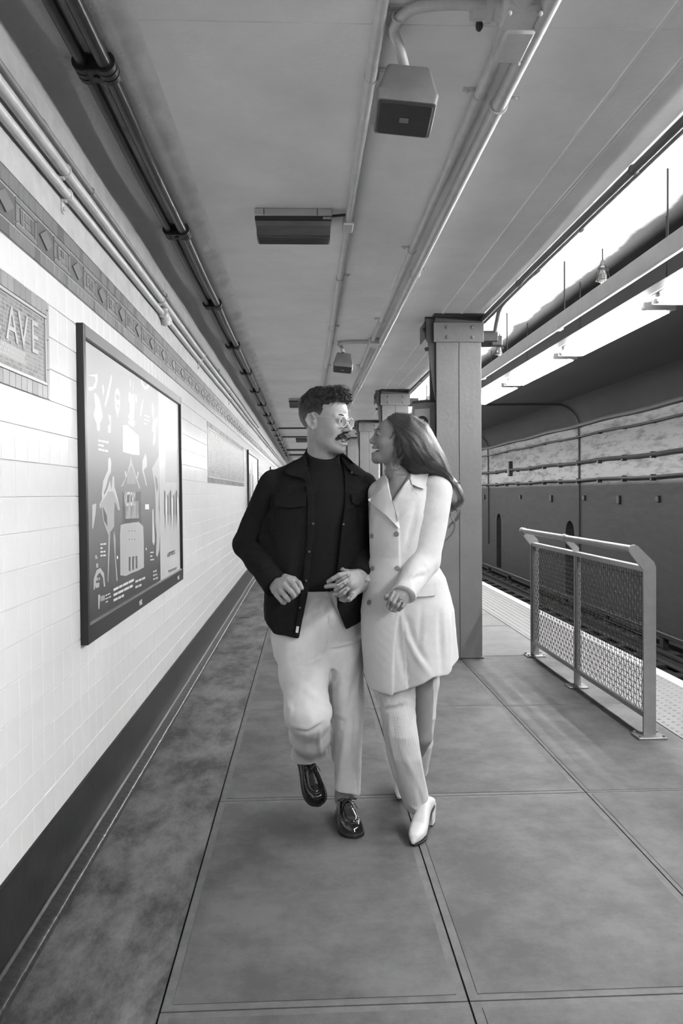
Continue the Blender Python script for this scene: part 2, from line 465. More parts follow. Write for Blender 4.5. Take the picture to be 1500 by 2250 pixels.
def letter(s, y, z, size, parent, m=None, x=None, name='letter', ext=.0015, wide=1.0, bold=0.0):
    me = text_mesh(s, size, ext, bold)
    me.materials.clear(); me.materials.append(m or M['mosaic_light'])
    me.transform(Matrix.Translation((x if x is not None else WX + .0005, y, z)) @ RTEXT.to_4x4() @ Matrix.Diagonal((wide, 1, 1, 1)))
    return link(name, me, parent)
tablet(1.30, 2.795, ZB + 12.98 * TH, ZB + 16 * TH, 'grey mosaic name tablet on the tiled wall reading AVE, nearest one',
       'NAVE', (2.225, 2.40, 2.50, 2.615), size=0.15, tz=1.846)
tablet(7.23, 11.4, ZB + 11 * TH, ZB + 16 * TH, 'pale mosaic name tablet on the tiled wall beyond the first poster case', None, detail=False)
# its lettering is too far to read: short light strokes
def spline_pts(pts, n=14):
    pp = [Vector(p) for p in pts]; out = []; m = len(pp)
    for q in range(n + 1):
        u = q / n * (m - 1); i = min(int(u), m - 2); u -= i
        p0, p1, p2, p3 = (pp[max(0, min(m - 1, i + d))] for d in (-1, 0, 1, 2))
        out.append(.5 * ((2 * p1) + (p2 - p0) * u + (2 * p0 - 5 * p1 + 4 * p2 - p3) * u * u + (3 * p1 - p0 - 3 * p2 + p3) * u ** 3))
    return out
ORD = ['nearest', 'second', 'third', 'fourth', 'fifth', 'sixth', 'seventh', 'eighth', 'ninth', 'tenth', 'eleventh', 'twelfth', 'thirteenth', 'fourteenth', 'fifteenth', 'sixteenth', 'seventeenth', 'eighteenth', 'nineteenth', 'twentieth']
# ------------------------------------------------------------------ poster cases
PX = WX + 0.012                                           # the posters' plane
INK = {}
def ink(v):
    if v not in INK: INK[v] = mat('print_%02d' % round(v * 100), v, 0.42, spec=0.4)
    return INK[v]
def print_shape(pts, v, parent, lift, name='print'):
    """flat print on the poster from photograph pixels taken onto the poster's plane"""
    q = [P(a, b_, x=PX) for a, b_ in pts]
    b = MB().add([(PX + 0.0004 * lift, p.y, p.z) for p in q], [tuple(range(len(q)))])
    return b.build(name, ink(v), parent, fix=False)
def poster_case(y0, y1, z0, z1, label):
    t = thing('poster_case', label, 'poster case', (WX, y0, z0))
    xa, xb = WX, WX + 0.030
    s, tp, bt = 0.030, 0.050, 0.072
    MB().bbox(xa, xb, y0, y0 + s, z0, z1, .002).build('frame_side', M['frame_black'], t)
    MB().bbox(xa, xb, y1 - s * .6, y1, z0, z1, .002).build('frame_side', M['frame_black'], t)
    MB().bbox(xa, xb - .001, y0 + s * .9, y1 - s * .6, z1 - tp, z1, .002).build('frame_top', M['frame_grey'], t)
    MB().bbox(xa, xb - .001, y0 + s * .9, y1 - s * .6, z0, z0 + bt, .002).build('frame_bottom', M['frame_black'], t)
    MB().bbox(xa + .01, xb - .004, y0 + s * .9, y1 - s * .6, z0 + bt - .002, z0 + bt + .004, .001).build('glazing_bead', M['rail_steel'], t)
    for yy in (y0 + .95, y0 + 2.16):
        letter('out', yy, z0 + .022, 0.048, t, M['white_paint'], x=xb - .0002, name='logo', ext=.0006, bold=.0012)
    return t
def sheet(y0, y1, z0, z1, m, t, name='poster'):
    return MB().box(WX, PX, y0, y1, z0, z1).build(name, m, t)
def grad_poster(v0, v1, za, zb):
    m = mat('hazed_poster_ground', 0.1, 0.42, spec=0.4)  # printed ground, with the glass's pale glare painted in towards the top
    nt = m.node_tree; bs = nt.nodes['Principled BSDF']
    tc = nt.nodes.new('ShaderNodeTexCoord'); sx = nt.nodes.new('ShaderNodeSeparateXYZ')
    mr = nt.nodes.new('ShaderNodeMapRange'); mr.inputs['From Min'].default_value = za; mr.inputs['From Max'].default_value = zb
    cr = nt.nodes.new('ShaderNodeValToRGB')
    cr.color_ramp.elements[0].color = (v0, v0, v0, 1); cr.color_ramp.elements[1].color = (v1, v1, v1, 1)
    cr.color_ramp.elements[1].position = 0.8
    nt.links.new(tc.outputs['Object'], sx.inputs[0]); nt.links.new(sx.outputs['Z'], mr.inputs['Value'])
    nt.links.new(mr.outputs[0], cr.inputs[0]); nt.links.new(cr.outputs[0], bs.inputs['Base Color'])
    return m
y0, y1, z0, z1 = 3.125, 5.53, 0.797, 2.047
t = poster_case(y0, y1, z0, z1, 'large black poster case holding a dark theatre poster and a narrow pale one')
YS = P(349, 1000, x=PX).y
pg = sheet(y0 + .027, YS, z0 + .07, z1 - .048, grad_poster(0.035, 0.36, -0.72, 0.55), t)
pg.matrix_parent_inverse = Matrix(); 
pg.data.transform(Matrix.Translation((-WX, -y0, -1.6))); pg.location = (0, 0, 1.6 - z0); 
sheet(YS + .002, y1 - .018, z0 + .07, z1 - .048, mat('pale_poster', 0.50, 0.3, var=0.05, scale=6), t)
S = 6.25
def c3(*pts): return [(180 + a / S, 820 + b_ / S) for a, b_ in pts]
def c4(*pts): return [(180 + a / S, 1080 + b_ / S) for a, b_ in pts]
# upper half of the dark poster: glove-like blobs, darts, an oval badge, a heart-shaped sheet
SH = [
 (c3((80, 30), (210, 10), (215, 90), (190, 200), (130, 240), (90, 235), (90, 190), (150, 185), (185, 110), (180, 50)), .58, 1),
 (c3((165, 280), (185, 270), (235, 350), (262, 470), (285, 600), (255, 665), (240, 700), (248, 770), (225, 800), (205, 770), (200, 690), (165, 600), (160, 560), (182, 470)), .62, 1),
 (c3((395, 40), (412, 20), (408, 90), (370, 300), (318, 480), (312, 420), (345, 270)), .56, 1),
 (c3((275, 170), (290, 150), (305, 240), (290, 320), (280, 240)), .55, 1),
 (c3((455, 250), (475, 205), (500, 215), (520, 300), (522, 440), (505, 540), (490, 560), (485, 620), (475, 560), (455, 480), (448, 350)), .62, 1),
 (c3((462, 280), (515, 310), (512, 380), (462, 350)), .35, 2), (c3((468, 420), (512, 440), (505, 480), (478, 460)), .35, 2),
 (c3((640, 280), (660, 250), (672, 300), (712, 280), (722, 420), (712, 620), (690, 650), (655, 640), (628, 600), (655, 540), (652, 420), (636, 370)), .66, 1),
 (c3((730, 280), (748, 300), (760, 400), (742, 410), (728, 360)), .5, 1),
 (c3((625, 650), (725, 650), (728, 715), (700, 740), (640, 700)), .5, 1),
 (c3((655, 70), (668, 100), (665, 210), (655, 190)), .55, 1), (c3((698, 100), (708, 130), (706, 240), (696, 220)), .5, 1),
 (c3((800, 20), (815, 60), (850, 170), (880, 180), (910, 150), (920, 90), (925, 170), (905, 215), (880, 228), (845, 205), (815, 140)), .56, 1),
 (c3((835, 350), (842, 370), (812, 590), (796, 595), (805, 480)), .62, 1),
 (c3((955, 420), (968, 400), (990, 470), (985, 620), (1000, 640), (1030, 600), (1045, 640), (1010, 760), (1010, 920), (985, 1000), (970, 960), (990, 820), (960, 790), (975, 640), (955, 520)), .50, 1),
 (c3((560, 715), (620, 712), (700, 790), (780, 860), (790, 1125), (700, 1120), (560, 1080)), .56, 1),
 (c3((355, 570), (400, 580), (395, 820), (360, 820), (352, 730), (385, 690)), .48, 1),
 (c3((360, 1170), (385, 1155), (402, 1220), (395, 1360), (365, 1420), (330, 1560), (300, 1640), (310, 1860), (280, 1870), (270, 1650), (290, 1480), (355, 1330)), .52, 1),
 (c3((420, 1420), (440, 1415), (445, 1560), (490, 1720), (520, 1870), (495, 1870), (450, 1760), (415, 1870), (340, 1870), (370, 1760), (245, 1860), (240, 1800), (340, 1600), (385, 1470), (400, 1600)), .50, 1),
 (c3((670, 1140), (690, 1240), (800, 1580), (785, 1590), (675, 1270), (560, 1550), (530, 1555), (600, 1440), (655, 1240)), .40, 1),
 (c3((670, 1300), (700, 1370), (730, 1380), (735, 1520), (615, 1520), (620, 1400)), .30, 2),
 (c3((870, 1100), (890, 1180), (890, 1280), (845, 1330), (890, 1540), (880, 1545), (825, 1330), (830, 1200)), .50, 1),
 (c3((585, 1340), (600, 1350), (612, 1420), (600, 1440)), .55, 1), (c3((765, 1350), (778, 1360), (762, 1450), (752, 1440)), .55, 1),
 (c3((1055, 1130), (1058, 1350), (1050, 1870), (1010, 1870), (1000, 1560), (960, 1310)), .42, 1),
 (c3((1000, 1400), (1030, 1450), (1045, 1560), (1030, 1640), (1010, 1560)), .20, 2),
 (c3((865, 1800), (918, 1800), (920, 1870), (865, 1870)), .75, 1), (c3((140, 1810), (195, 1790), (190, 1870), (138, 1870)), .45, 1),
 (c4((140, 180), (195, 165), (185, 300), (150, 520), (138, 500)), .45, 1),
 (c4((255, 160), (330, 60), (360, 0), (430, 0), (500, 180), (520, 260), (490, 250), (450, 120), (440, 300), (440, 480), (385, 560), (380, 760), (360, 1240), (350, 1240), (362, 600), (330, 520), (290, 400), (270, 200), (245, 240)), .36, 1),
 (c4((440, 540), (460, 650), (460, 880), (490, 1220), (472, 1230), (450, 900), (430, 640)), .34, 1),
 (c4((280, 200), (340, 330), (350, 480), (300, 400)), .12, 2),
 (c4((555, 0), (810, 0), (815, 480), (790, 490), (775, 380), (595, 430), (585, 520), (555, 520)), .12, 1),
 (c4((590, 150), (770, 130), (775, 390), (595, 420)), .33, 2),
 (c4((530, 460), (600, 440), (780, 420), (840, 480), (848, 700), (850, 1040), (760, 1090), (680, 1120), (600, 1160), (525, 1150), (520, 600)), .40, 1),
 (c4((863, 175), (918, 170), (920, 410), (868, 420)), .0, 0),
 (c4((965, 250), (980, 240), (985, 400), (998, 680), (985, 740), (965, 690)), .55, 1),
 (c4((1010, 200), (1030, 190), (1055, 260), (1070, 500), (1060, 800), (1035, 900), (1015, 870), (1025, 600), (1005, 400)), .42, 1),
 (c4((160, 1200), (200, 1080), (250, 1050), (300, 1120), (318, 1300), (300, 1310), (285, 1180), (245, 1110), (205, 1160), (170, 1350), (158, 1350)), .42, 1),
 (c4((475, 890), (490, 880), (495, 920), (480, 930)), .8, 1), (c4((872, 780), (880, 765), (888, 800), (875, 805)), .8, 1),
 (c4((195, 1190), (215, 1180), (215, 1220), (198, 1230)), .4, 1), (c4((225, 1180), (245, 1180), (240, 1215), (222, 1215)), .4, 1),
 (c4((180, 1260), (235, 1250), (235, 1310), (185, 1330)), .4, 1), (c4((175, 880), (200, 870), (215, 920), (185, 930)), .36, 1), (c4((190, 990), (220, 985), (225, 1040), (195, 1050)), .36, 1),
]
for q, (pts, v, lift) in enumerate(SH):
    if v: print_shape(pts, v, t, lift + q * .012)
# falling drips of the title, piano keys, three pipes
for k in range(13):
    a = 590 + 15 * k
    print_shape(c4((a, 140 - k), (a + 5, 140 - k), (a + 5, 390 - 3 * (k % 5) * 20), (a, 390 - 3 * (k % 5) * 20)), .10, t, 3)
print_shape(c4((590, 375), (780, 365), (785, 400), (595, 440)), .10, t, 3)
for a in (645, 685, 725):
    for q in (540, 655): print_shape(c4((a - 6, q), (a, q - 8), (a + 6, q - 2), (a + 3, q + 10), (a - 4, q + 10)), .08, t, 3)
for a in (640, 688, 735):
    for d in (0, 9, 18): print_shape(c4((a + d, 900 - a * .1 + 60), (a + d + 5, 899 - a * .1 + 60), (a + d + 5, 1090 - (a - 640) * .35), (a + d, 1092 - (a - 640) * .35)), .05, t, 3)
# small print: short bars of word length
def words(org, rows, n, dx, dy, h, v, slope):
    for r in range(rows):
        x = org[0]
        for k in range(n[r % len(n)]):
            w = dx * rnd.uniform(.5, 1.3); yb = org[1] + r * dy + (x - org[0]) * slope
            print_shape([(180 + a / S, 1080 + b_ / S) for a, b_ in ((x, yb), (x + w, yb + w * slope), (x + w, yb + w * slope + h), (x, yb + h))], v, t, 3, 'small_print')
            x += w + 7
words((430, 1335), 3, (4, 4, 3), 62, 72, 34, .62, -.50)
words((730, 1225), 2, (3, 2), 55, 76, 30, .55, -.42)
words((975, 1090), 3, (2, 2, 2), 36, 52, 24, .5, -.35)
words((250, 715), 4, (2, 1, 2, 2), 42, 52, 22, .6, -.10)
words((320, 1420), 3, (2, 2, 1), 45, 46, 18, .5, -.45)
words((935, 830), 3, (1, 1, 1), 50, 50, 18, .55, -.12)
words((220, -715), 3, (3, 2, 3), 38, 60, 28, .66, .20)
words((850, -1060), 3, (2, 2, 1), 36, 55, 22, .60, .4)
print_shape(c4((220, 1420), (245, 1415), (235, 1610), (220, 1615)), .5, t, 3)
print_shape(c4((248, 1440), (310, 1420), (312, 1490), (250, 1512)), .3, t, 3)
# title lettering on the dark poster
p = P(272, 1112, x=PX)
letter('VICTORY', p.y, p.z, 0.098, t, ink(.60), x=PX + .0016, name='title', ext=.0002, wide=0.62, bold=.002)
# the pale poster: a group of standing figures, script and credit lines
for k in range(11):
    a = 1125 + 20 * k; h0 = 60 + 30 * ((k * 7) % 4)
    v = (.10, .72, .16, .30)[k % 4]
    print_shape(c4((a, h0 - 60), (a + 9, h0 - 85), (a + 20, h0 - 50), (a + 22, 330), (a + 15, 560 - 40 * (k % 3)), (a + 8, 330), (a + 2, 300)), v, t, 1 + k % 3, 'figure')
print_shape(c3((1140, 1000), (1300, 1060), (1300, 1500), (1150, 1500)), .40, t, 1)
p = P(367, 1225, x=PX); letter('A NEW MUSICAL', p.y, p.z, 0.040, t, ink(.07), x=PX + .001, name='print_line', ext=.0002)
for a, b_, w, v in ((1200, 830, 70, .2), (1180, 1085, 120, .12), (1190, 1100, 105, .25)):
    print_shape(c4((a, b_), (a + w, b_ - w * .42), (a + w, b_ - w * .42 + 20), (a, b_ + 20)), v, t, 2)
# two more cases further along
for yy, lab in ((12.0, 'black poster case further along the tiled wall, second from the camera'), (19.6, 'black edged poster case furthest along the tiled wall')):
    t = poster_case(yy, yy + 2.4, 0.8, 2.05, lab)
    sheet(yy + .03, yy + 1.5, .87, 2.0, mat('far_poster', .32, .3, v2=.62, scale=3), t)
    sheet(yy + 1.5, yy + 2.38, .87, 2.0, mat('far_poster_pale', .5, .3, v2=.66, scale=3), t)
    for k in range(5): MB().box(PX, PX + .001, yy + .3 + .2 * k, yy + .45 + .2 * k, 1.1 + .1 * (k % 3), 1.7 + .07 * (k % 4)).build('print', ink((.08, .2, .6)[k % 3]), t)

# ------------------------------------------------------------------ ceilings
ceil = struct('ceiling')
TC = 3.30                                              # the tunnel's own ceiling
YC = [Y0, -7.7, -4.3, -0.9, 2.49, 5.9, 9.3, 12.7, 16.1, 19.5, 22.9, 26.3, 29.7, 33.1, Y1]
for a, c in zip(YC, YC[1:]):
    MB().bbox(-0.50, 1.452, a + .0012, c - .0012, CEIL, TC + .1, .0012).build('ceiling_slab', M['ceil'], ceil)
b = MB()
prof = [(-0.884, 2.705), (-0.872, 2.735), (-0.852, 2.762), (-0.825, 2.782), (-0.79, 2.794), (-0.74, 2.80), (-0.62, 2.80), (-0.575, 2.806), (-0.54, 2.820), (-0.49, 2.835), (-0.49, 3.1), (-0.884, 3.1)]
b.prism(prof, 'y', Y0, Y1)
b.build('rough_margin', M['ceil_rough'], ceil, smooth=35)
for x, w, h in ((1.118, .010, .004), (1.270, .006, .005), (1.286, .004, .003)):
    MB().bbox(x - w, x + w, Y0, Y1, CEIL - h, CEIL + .01, h * .45).build('paint_ridge', M['ceil'], ceil)
# the tunnel's ceiling beyond the columns: pale patched strip with a ragged sooty boundary
m = mat('tunnel_ceiling', 0.03, 0.8, bump=0.4, bscale=30)
nt = m.node_tree; bs = nt.nodes['Principled BSDF']
tc = nt.nodes.new('ShaderNodeTexCoord'); sx = nt.nodes.new('ShaderNodeSeparateXYZ'); nt.links.new(tc.outputs['Object'], sx.inputs[0])
nz = nt.nodes.new('ShaderNodeTexNoise'); nz.inputs['Scale'].default_value = 1.6; nz.inputs['Detail'].default_value = 5
nt.links.new(tc.outputs['Object'], nz.inputs['Vector'])
ad = nt.nodes.new('ShaderNodeMath'); ad.operation = 'MULTIPLY_ADD'; ad.inputs[1].default_value = 0.24
nt.links.new(nz.outputs['Fac'], ad.inputs[0]); nt.links.new(sx.outputs['X'], ad.inputs[2])
cr = nt.nodes.new('ShaderNodeValToRGB'); mr = nt.nodes.new('ShaderNodeMapRange'); mr.inputs['From Min'].default_value = 1.5; mr.inputs['From Max'].default_value = 4.5
nt.links.new(ad.outputs[0], mr.inputs['Value']); nt.links.new(mr.outputs[0], cr.inputs[0])
e = cr.color_ramp.elements
e[0].position = 0.350; e[0].color = (.36, .36, .36, 1); e[1].position = 0.368; e[1].color = (.022, .022, .022, 1)
k = cr.color_ramp.elements.new(0.60); k.color = (.010, .010, .010, 1)
nt.links.new(cr.outputs[0], bs.inputs['Base Color'])
MB().box(1.452, TW_X + .3, Y0, Y1, TC, TC + .3).build('tunnel_ceiling', m, ceil)
# rounded haunch along the tunnel wall, and ribs across it
b = MB(); hp = [(TW_X, 2.80)] + [(TW_X - .5 + .5 * math.cos(a), 2.80 + .5 * math.sin(a)) for a in [k * math.pi / 12 for k in range(1, 7)]] + [(TW_X + .1, 3.32), (TW_X + .1, 2.8)]
b.prism(hp, 'y', Y0, Y1); b.build('haunch', M['soot'], ceil, smooth=50)
for yy in (17.2, 25.9):
    pts = [(TW_X - .03, yy, z) for z in (-.3, 2.5)] + [(TW_X - .53 + .5 * math.cos(a), yy, 2.78 + .5 * math.sin(a)) for a in [k * math.pi / 12 for k in range(1, 7)]] + [(4.5, yy, 3.278), (1.7, yy, 3.278)]
    tag(MB().tube(pts, .022, 8).build('wall_conduit', M['dark_metal'], smooth=True), 'dark conduit climbing the tunnel wall and crossing its ceiling, ' + ('nearer one' if yy < 20 else 'further one'), 'conduit')

# ------------------------------------------------------------------ tunnel wall with niches
wr = struct('wall_right')
wm = mat('tunnel_wall', 0.1, 0.85, bump=0.8, bscale=22)
nt = wm.node_tree; bs = nt.nodes['Principled BSDF']
tc = nt.nodes.new('ShaderNodeTexCoord'); sx = nt.nodes.new('ShaderNodeSeparateXYZ'); nt.links.new(tc.outputs['Object'], sx.inputs[0])
mp = nt.nodes.new('ShaderNodeMapping'); mp.inputs['Scale'].default_value = (1, .45, 2.4); nt.links.new(tc.outputs['Object'], mp.inputs[0])
nz = nt.nodes.new('ShaderNodeTexNoise'); nz.inputs['Scale'].default_value = 3.6; nz.inputs['Detail'].default_value = 12; nz.inputs['Roughness'].default_value = .72
nt.links.new(mp.outputs[0], nz.inputs['Vector'])
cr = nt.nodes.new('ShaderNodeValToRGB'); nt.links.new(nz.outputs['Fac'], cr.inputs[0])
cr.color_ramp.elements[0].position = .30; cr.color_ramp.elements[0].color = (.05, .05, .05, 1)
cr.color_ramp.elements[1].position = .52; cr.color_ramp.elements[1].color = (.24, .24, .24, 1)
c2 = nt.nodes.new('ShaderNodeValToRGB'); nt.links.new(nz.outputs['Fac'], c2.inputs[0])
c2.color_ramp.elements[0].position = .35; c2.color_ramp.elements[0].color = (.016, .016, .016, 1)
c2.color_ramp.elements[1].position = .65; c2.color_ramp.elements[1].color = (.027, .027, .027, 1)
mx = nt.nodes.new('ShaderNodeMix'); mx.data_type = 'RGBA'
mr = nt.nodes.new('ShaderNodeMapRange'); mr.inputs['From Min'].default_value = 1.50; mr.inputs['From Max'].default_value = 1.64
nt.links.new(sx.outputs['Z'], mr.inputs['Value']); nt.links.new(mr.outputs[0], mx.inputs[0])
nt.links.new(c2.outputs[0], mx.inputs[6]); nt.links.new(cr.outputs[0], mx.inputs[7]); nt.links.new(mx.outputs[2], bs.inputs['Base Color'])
niches = [17.9, 24.6, 31.0]
ys = [Y0] + [v for n in niches for v in (n - .3, n + .3)] + [Y1]
b = MB()
for a, c in zip(ys[::2], ys[1::2]): b.box(TW_X, TW_X + .4, a, c, -1.2, 2.85)
for n in niches:
    arc = [(n - .3, 2.85), (n + .3, 2.85), (n + .3, .42)] + [(n + .3 * math.cos(a), .42 + .3 * math.sin(a)) for a in [k * math.pi / 10 for k in range(1, 10)]] + [(n - .3, .42)]
    b.prism(arc, 'x', TW_X, TW_X + .4)
    b.box(TW_X + .28, TW_X + .4, n - .3, n + .3, -1.2, .8)
b.build('wall_shell', wm, wr)
for z, r, w, nm, lab in ((2.83, .045, .05, 'cornice_pipe', 'pale dusty pipe along the top of the tunnel wall'),
                    (2.58, .020, .0, 'wall_cable', 'thin pipe below the top pipe on the tunnel wall'),
                    (2.02, .034, .0, 'wall_cable', 'dark cable bundle with brackets along the middle of the tunnel wall'),
                    (1.63, .028, .0, 'wall_cable', 'lowest dark cable with brackets along the tunnel wall')):
    t = thing(nm, lab, 'pipe', (TW_X, 0, z))
    MB().tube([(TW_X - .07, yy, z + .012 * math.sin(yy * 1.7)) for yy in [Y0 + k * .8 for k in range(int((Y1 - Y0) / .8))]], r, 8).build('run', M['steel_dark'] if z > 2.5 else M['dark_metal'], t, smooth=True)
    n = 0
    yy = 7.2
    while yy < 34 and z < 2.7:
        h = .07 if z < 2.2 else .03
        MB().bbox(TW_X - .09, TW_X + .01, yy - .03, yy + .03, z - h, z + h * .6, .008).build('bracket', M['dark_metal'], t); yy += 1.25
for k, yy in enumerate([11.9, 13.3, 15.0, 16.9, 19.2, 22.0, 26.5]):
    t = tag(MB().bbox(TW_X - .05, TW_X + .01, yy - .06, yy + .06, 1.14 + .05 * (k % 2), 1.30, .01).build('anchor_block', M['clamp']), 'small rusty anchor block on the tunnel wall below the cables, %s from the camera' % ORD[k], 'bracket', 'anchor blocks on the tunnel wall')
for k, yy in enumerate([11.6, 23.0]):
    tag(MB().bbox(TW_X - .12, TW_X + .01, yy - .09, yy + .09, 1.85, 2.28, .02).build('junction_box', M['dark_metal']), 'dark junction box on the tunnel wall cable bundle, ' + ('nearer one' if k == 0 else 'further one'), 'box')
wf = struct('wall_far')
MB().box(-1.2, TW_X + .4, Y1 - 1.0, Y1, -1.3, 3.3).build('end_wall', M['plaster'], wf)
wb = struct('wall_back')
MB().box(-1.2, TW_X + .4, Y0 - .3, Y0 + .05, -1.3, 3.3).build('back_wall', M['plaster'], wb)

# ------------------------------------------------------------------ pipes on the left wall
def strap(parent, x, y, z, r, wallx=None, ceilz=None, m=None):
    b = MB(); n = 14
    b.tube([(x + (r + .002) * math.cos(a), y, z + (r + .002) * math.sin(a)) for a in [2 * math.pi * k / n for k in range(n)]], .0045, 6, closed=True)
    if wallx is not None:
        b.bbox(wallx, wallx + .005, y - .012, y + .012, z - r - .05, z - r * .6, .001); b.bbox(wallx, x, y - .010, y + .010, z - r - .012, z - r - .002, .001); b.sphere((wallx + .007, y, z - r - .036), .008, 8, 5)
    if ceilz is not None:
        s = 1
        b.bbox(x + r * .6, x + r + .05, y - .012, y + .012, ceilz - .005, ceilz, .001); b.bbox(x + r - .002, x + r + .006, y - .010, y + .010, z, ceilz, .001); b.sphere((x + r + .034, y, ceilz - .007), .008, 8, 5)
    return b.build('strap', m or M['pipe'], parent, smooth=40)
def run_pipe(name, label, x, z, r, ystraps, mat_, wallx=None, ceilz=None, couplings=(), ya=-12.5, yb=35.9):
    t = thing(name, label, 'pipe', (x, ya, z))
    pts = [(x + .002 * math.sin(yy * .9 + x * 9), yy, z + .003 * math.sin(yy * 1.3 + x * 5)) for yy in np.arange(ya, yb, .7)]
    MB().tube(pts, r, 14).build('run', mat_, t, smooth=True)
    for yy in ystraps: strap(t, x, yy, z, r, wallx, ceilz, mat_)
    for yy, l in couplings: MB().tube([(x, yy - l, z), (x, yy - l * .8, z), (x, yy + l * .8, z), (x, yy + l, z)], [r * 1.05, r * 1.22, r * 1.22, r * 1.05], 14).build('coupling', mat_, t, smooth=40)
    return t
W2 = WX + .004
run_pipe('wall_pipe', 'thick pale painted pipe along the top of the tiled wall, middle of three', -0.857, 2.548, .0205, [2.93, 4.85, 6.8, 9, 11.5, 14, 17, 20, 24], M['pipe'], wallx=W2)
t = run_pipe('wall_pipe', 'pale painted pipe on the tiled wall just above the frieze, lowest of three', -0.859, 2.474, .0175, [2.96, 6.6, 9.2, 12, 15, 18, 22], M['pipe'], wallx=W2)
b = MB().sphere((-0.853, 4.95, 2.470), .040, 12, 8, (.8, 1.1, 1)); b.tube([(-.853, 4.86, 2.474), (-.853, 5.06, 2.474)], .026, 12); b.tube([(-.853, 4.95, 2.47), (-.845, 4.97, 2.425)], .024, 12); b.tube([(-.853, 4.95, 2.47), (-.853, 4.95, 2.52)], .018, 10)
b.build('tee_fitting', M['pipe'], t, smooth=50)
run_pipe('wall_pipe', 'thin darker pipe highest on the tiled wall, above the thick pale pipe', -0.862, 2.612, .0125, [3.3, 5.0, 8], M['pipe_grey'], wallx=W2, couplings=[(2.72, .03), (4.9, .02)], yb=15)

# black cables with twin clamps under the ceiling's rough margin
CL = [2.66 + 1.62 * k for k in range(0, 17)]
for x, z, r, lab in ((-0.705, 2.775, .021, 'thick black cable under the ceiling, the one nearer the tiled wall'), (-0.635, 2.770, .024, 'thick ribbed black cable under the ceiling, the one away from the tiled wall')):
    t = thing('ceiling_cable', lab, 'cable', (x, 0, z))
    MB().tube([(x, yy, z - .010 * abs(math.sin(math.pi * (yy - 2.66) / 1.62))) for yy in np.arange(-12.5, 33, .27)], r, 14).build('sheath', M['cable'], t, smooth=True)
for k, yy in enumerate(CL):
    t = thing('cable_clamp', 'black twin clamp on the two black ceiling cables, %s along the row' % ORD[k], 'clamp', (-.67, yy, 2.77), group='twin clamps along the black ceiling cables')
    b = MB()
    for x, r in ((-.705, .033), (-.635, .036)):
        for dy in (-.032, 0, .032):
            b.tube([(x, yy + dy - .012, 2.772), (x, yy + dy + .012, 2.772)], r, 16)
    b.bbox(-.705, -.635, yy - .04, yy + .04, 2.742, 2.80, .004)
    b.build('jaw', M['clamp'], t, smooth=40)
    MB().tube([(-.67, yy, 2.74), (-.67, yy, 2.735)], .012, 6).build('bolt', M['dark_metal'], t)
    MB().tube([(-.67, yy, 2.79), (-.67, yy, 2.83)], .008, 6).build('hanger', M['dark_metal'], t)

# ------------------------------------------------------------------ ceiling conduits, speakers, lamps
CS = (1.8, 3.05, 4.6, 6.3, 8, 10, 13, 16, 20)
t = run_pipe('ceiling_conduit', 'pale painted conduit under the ceiling passing beside the bulkhead lamps', 0.236, 2.803, .0205, [2.75, 5.3, 6.9, 9.0, 12, 16], M['pipe'], ceilz=CEIL, ya=-12.5, yb=35.9)
MB().bbox(.205, .262, 4.16, 4.30, 2.775, 2.83, .006).build('coupling', M['pipe'], t)
t = run_pipe('ceiling_conduit', 'thick pale conduit under the ceiling, the one nearer the tracks of the close pair', 0.716, 2.796, .029, [2.92, 5.15, 7.6, 10.5, 14, 18], M['pipe'], ceilz=CEIL)
t = thing('ceiling_conduit', 'thinner pale conduit running close beside the thick one, feeding the speakers', 'pipe', (.636, 0, 2.805))
MB().tube([(.636, yy, 2.808) for yy in np.arange(-12.5, 35.9, .9)], .0205, 14).build('run', M['pipe'], t, smooth=True)
for yy in (2.87, 4.7, 6.6, 9, 12, 16):
    b = MB(); n = 14
    b.tube([(.636 + .0225 * math.cos(a), yy, 2.808 + .0225 * math.sin(a)) for a in [2 * math.pi * k / n for k in range(n)]], .0045, 6, closed=True)
    b.bbox(.575, .62, yy - .012, yy + .012, 2.824, 2.83, .001); b.sphere((.59, yy, 2.822), .008, 8, 5)
    b.build('strap', M['pipe'], t, smooth=40)

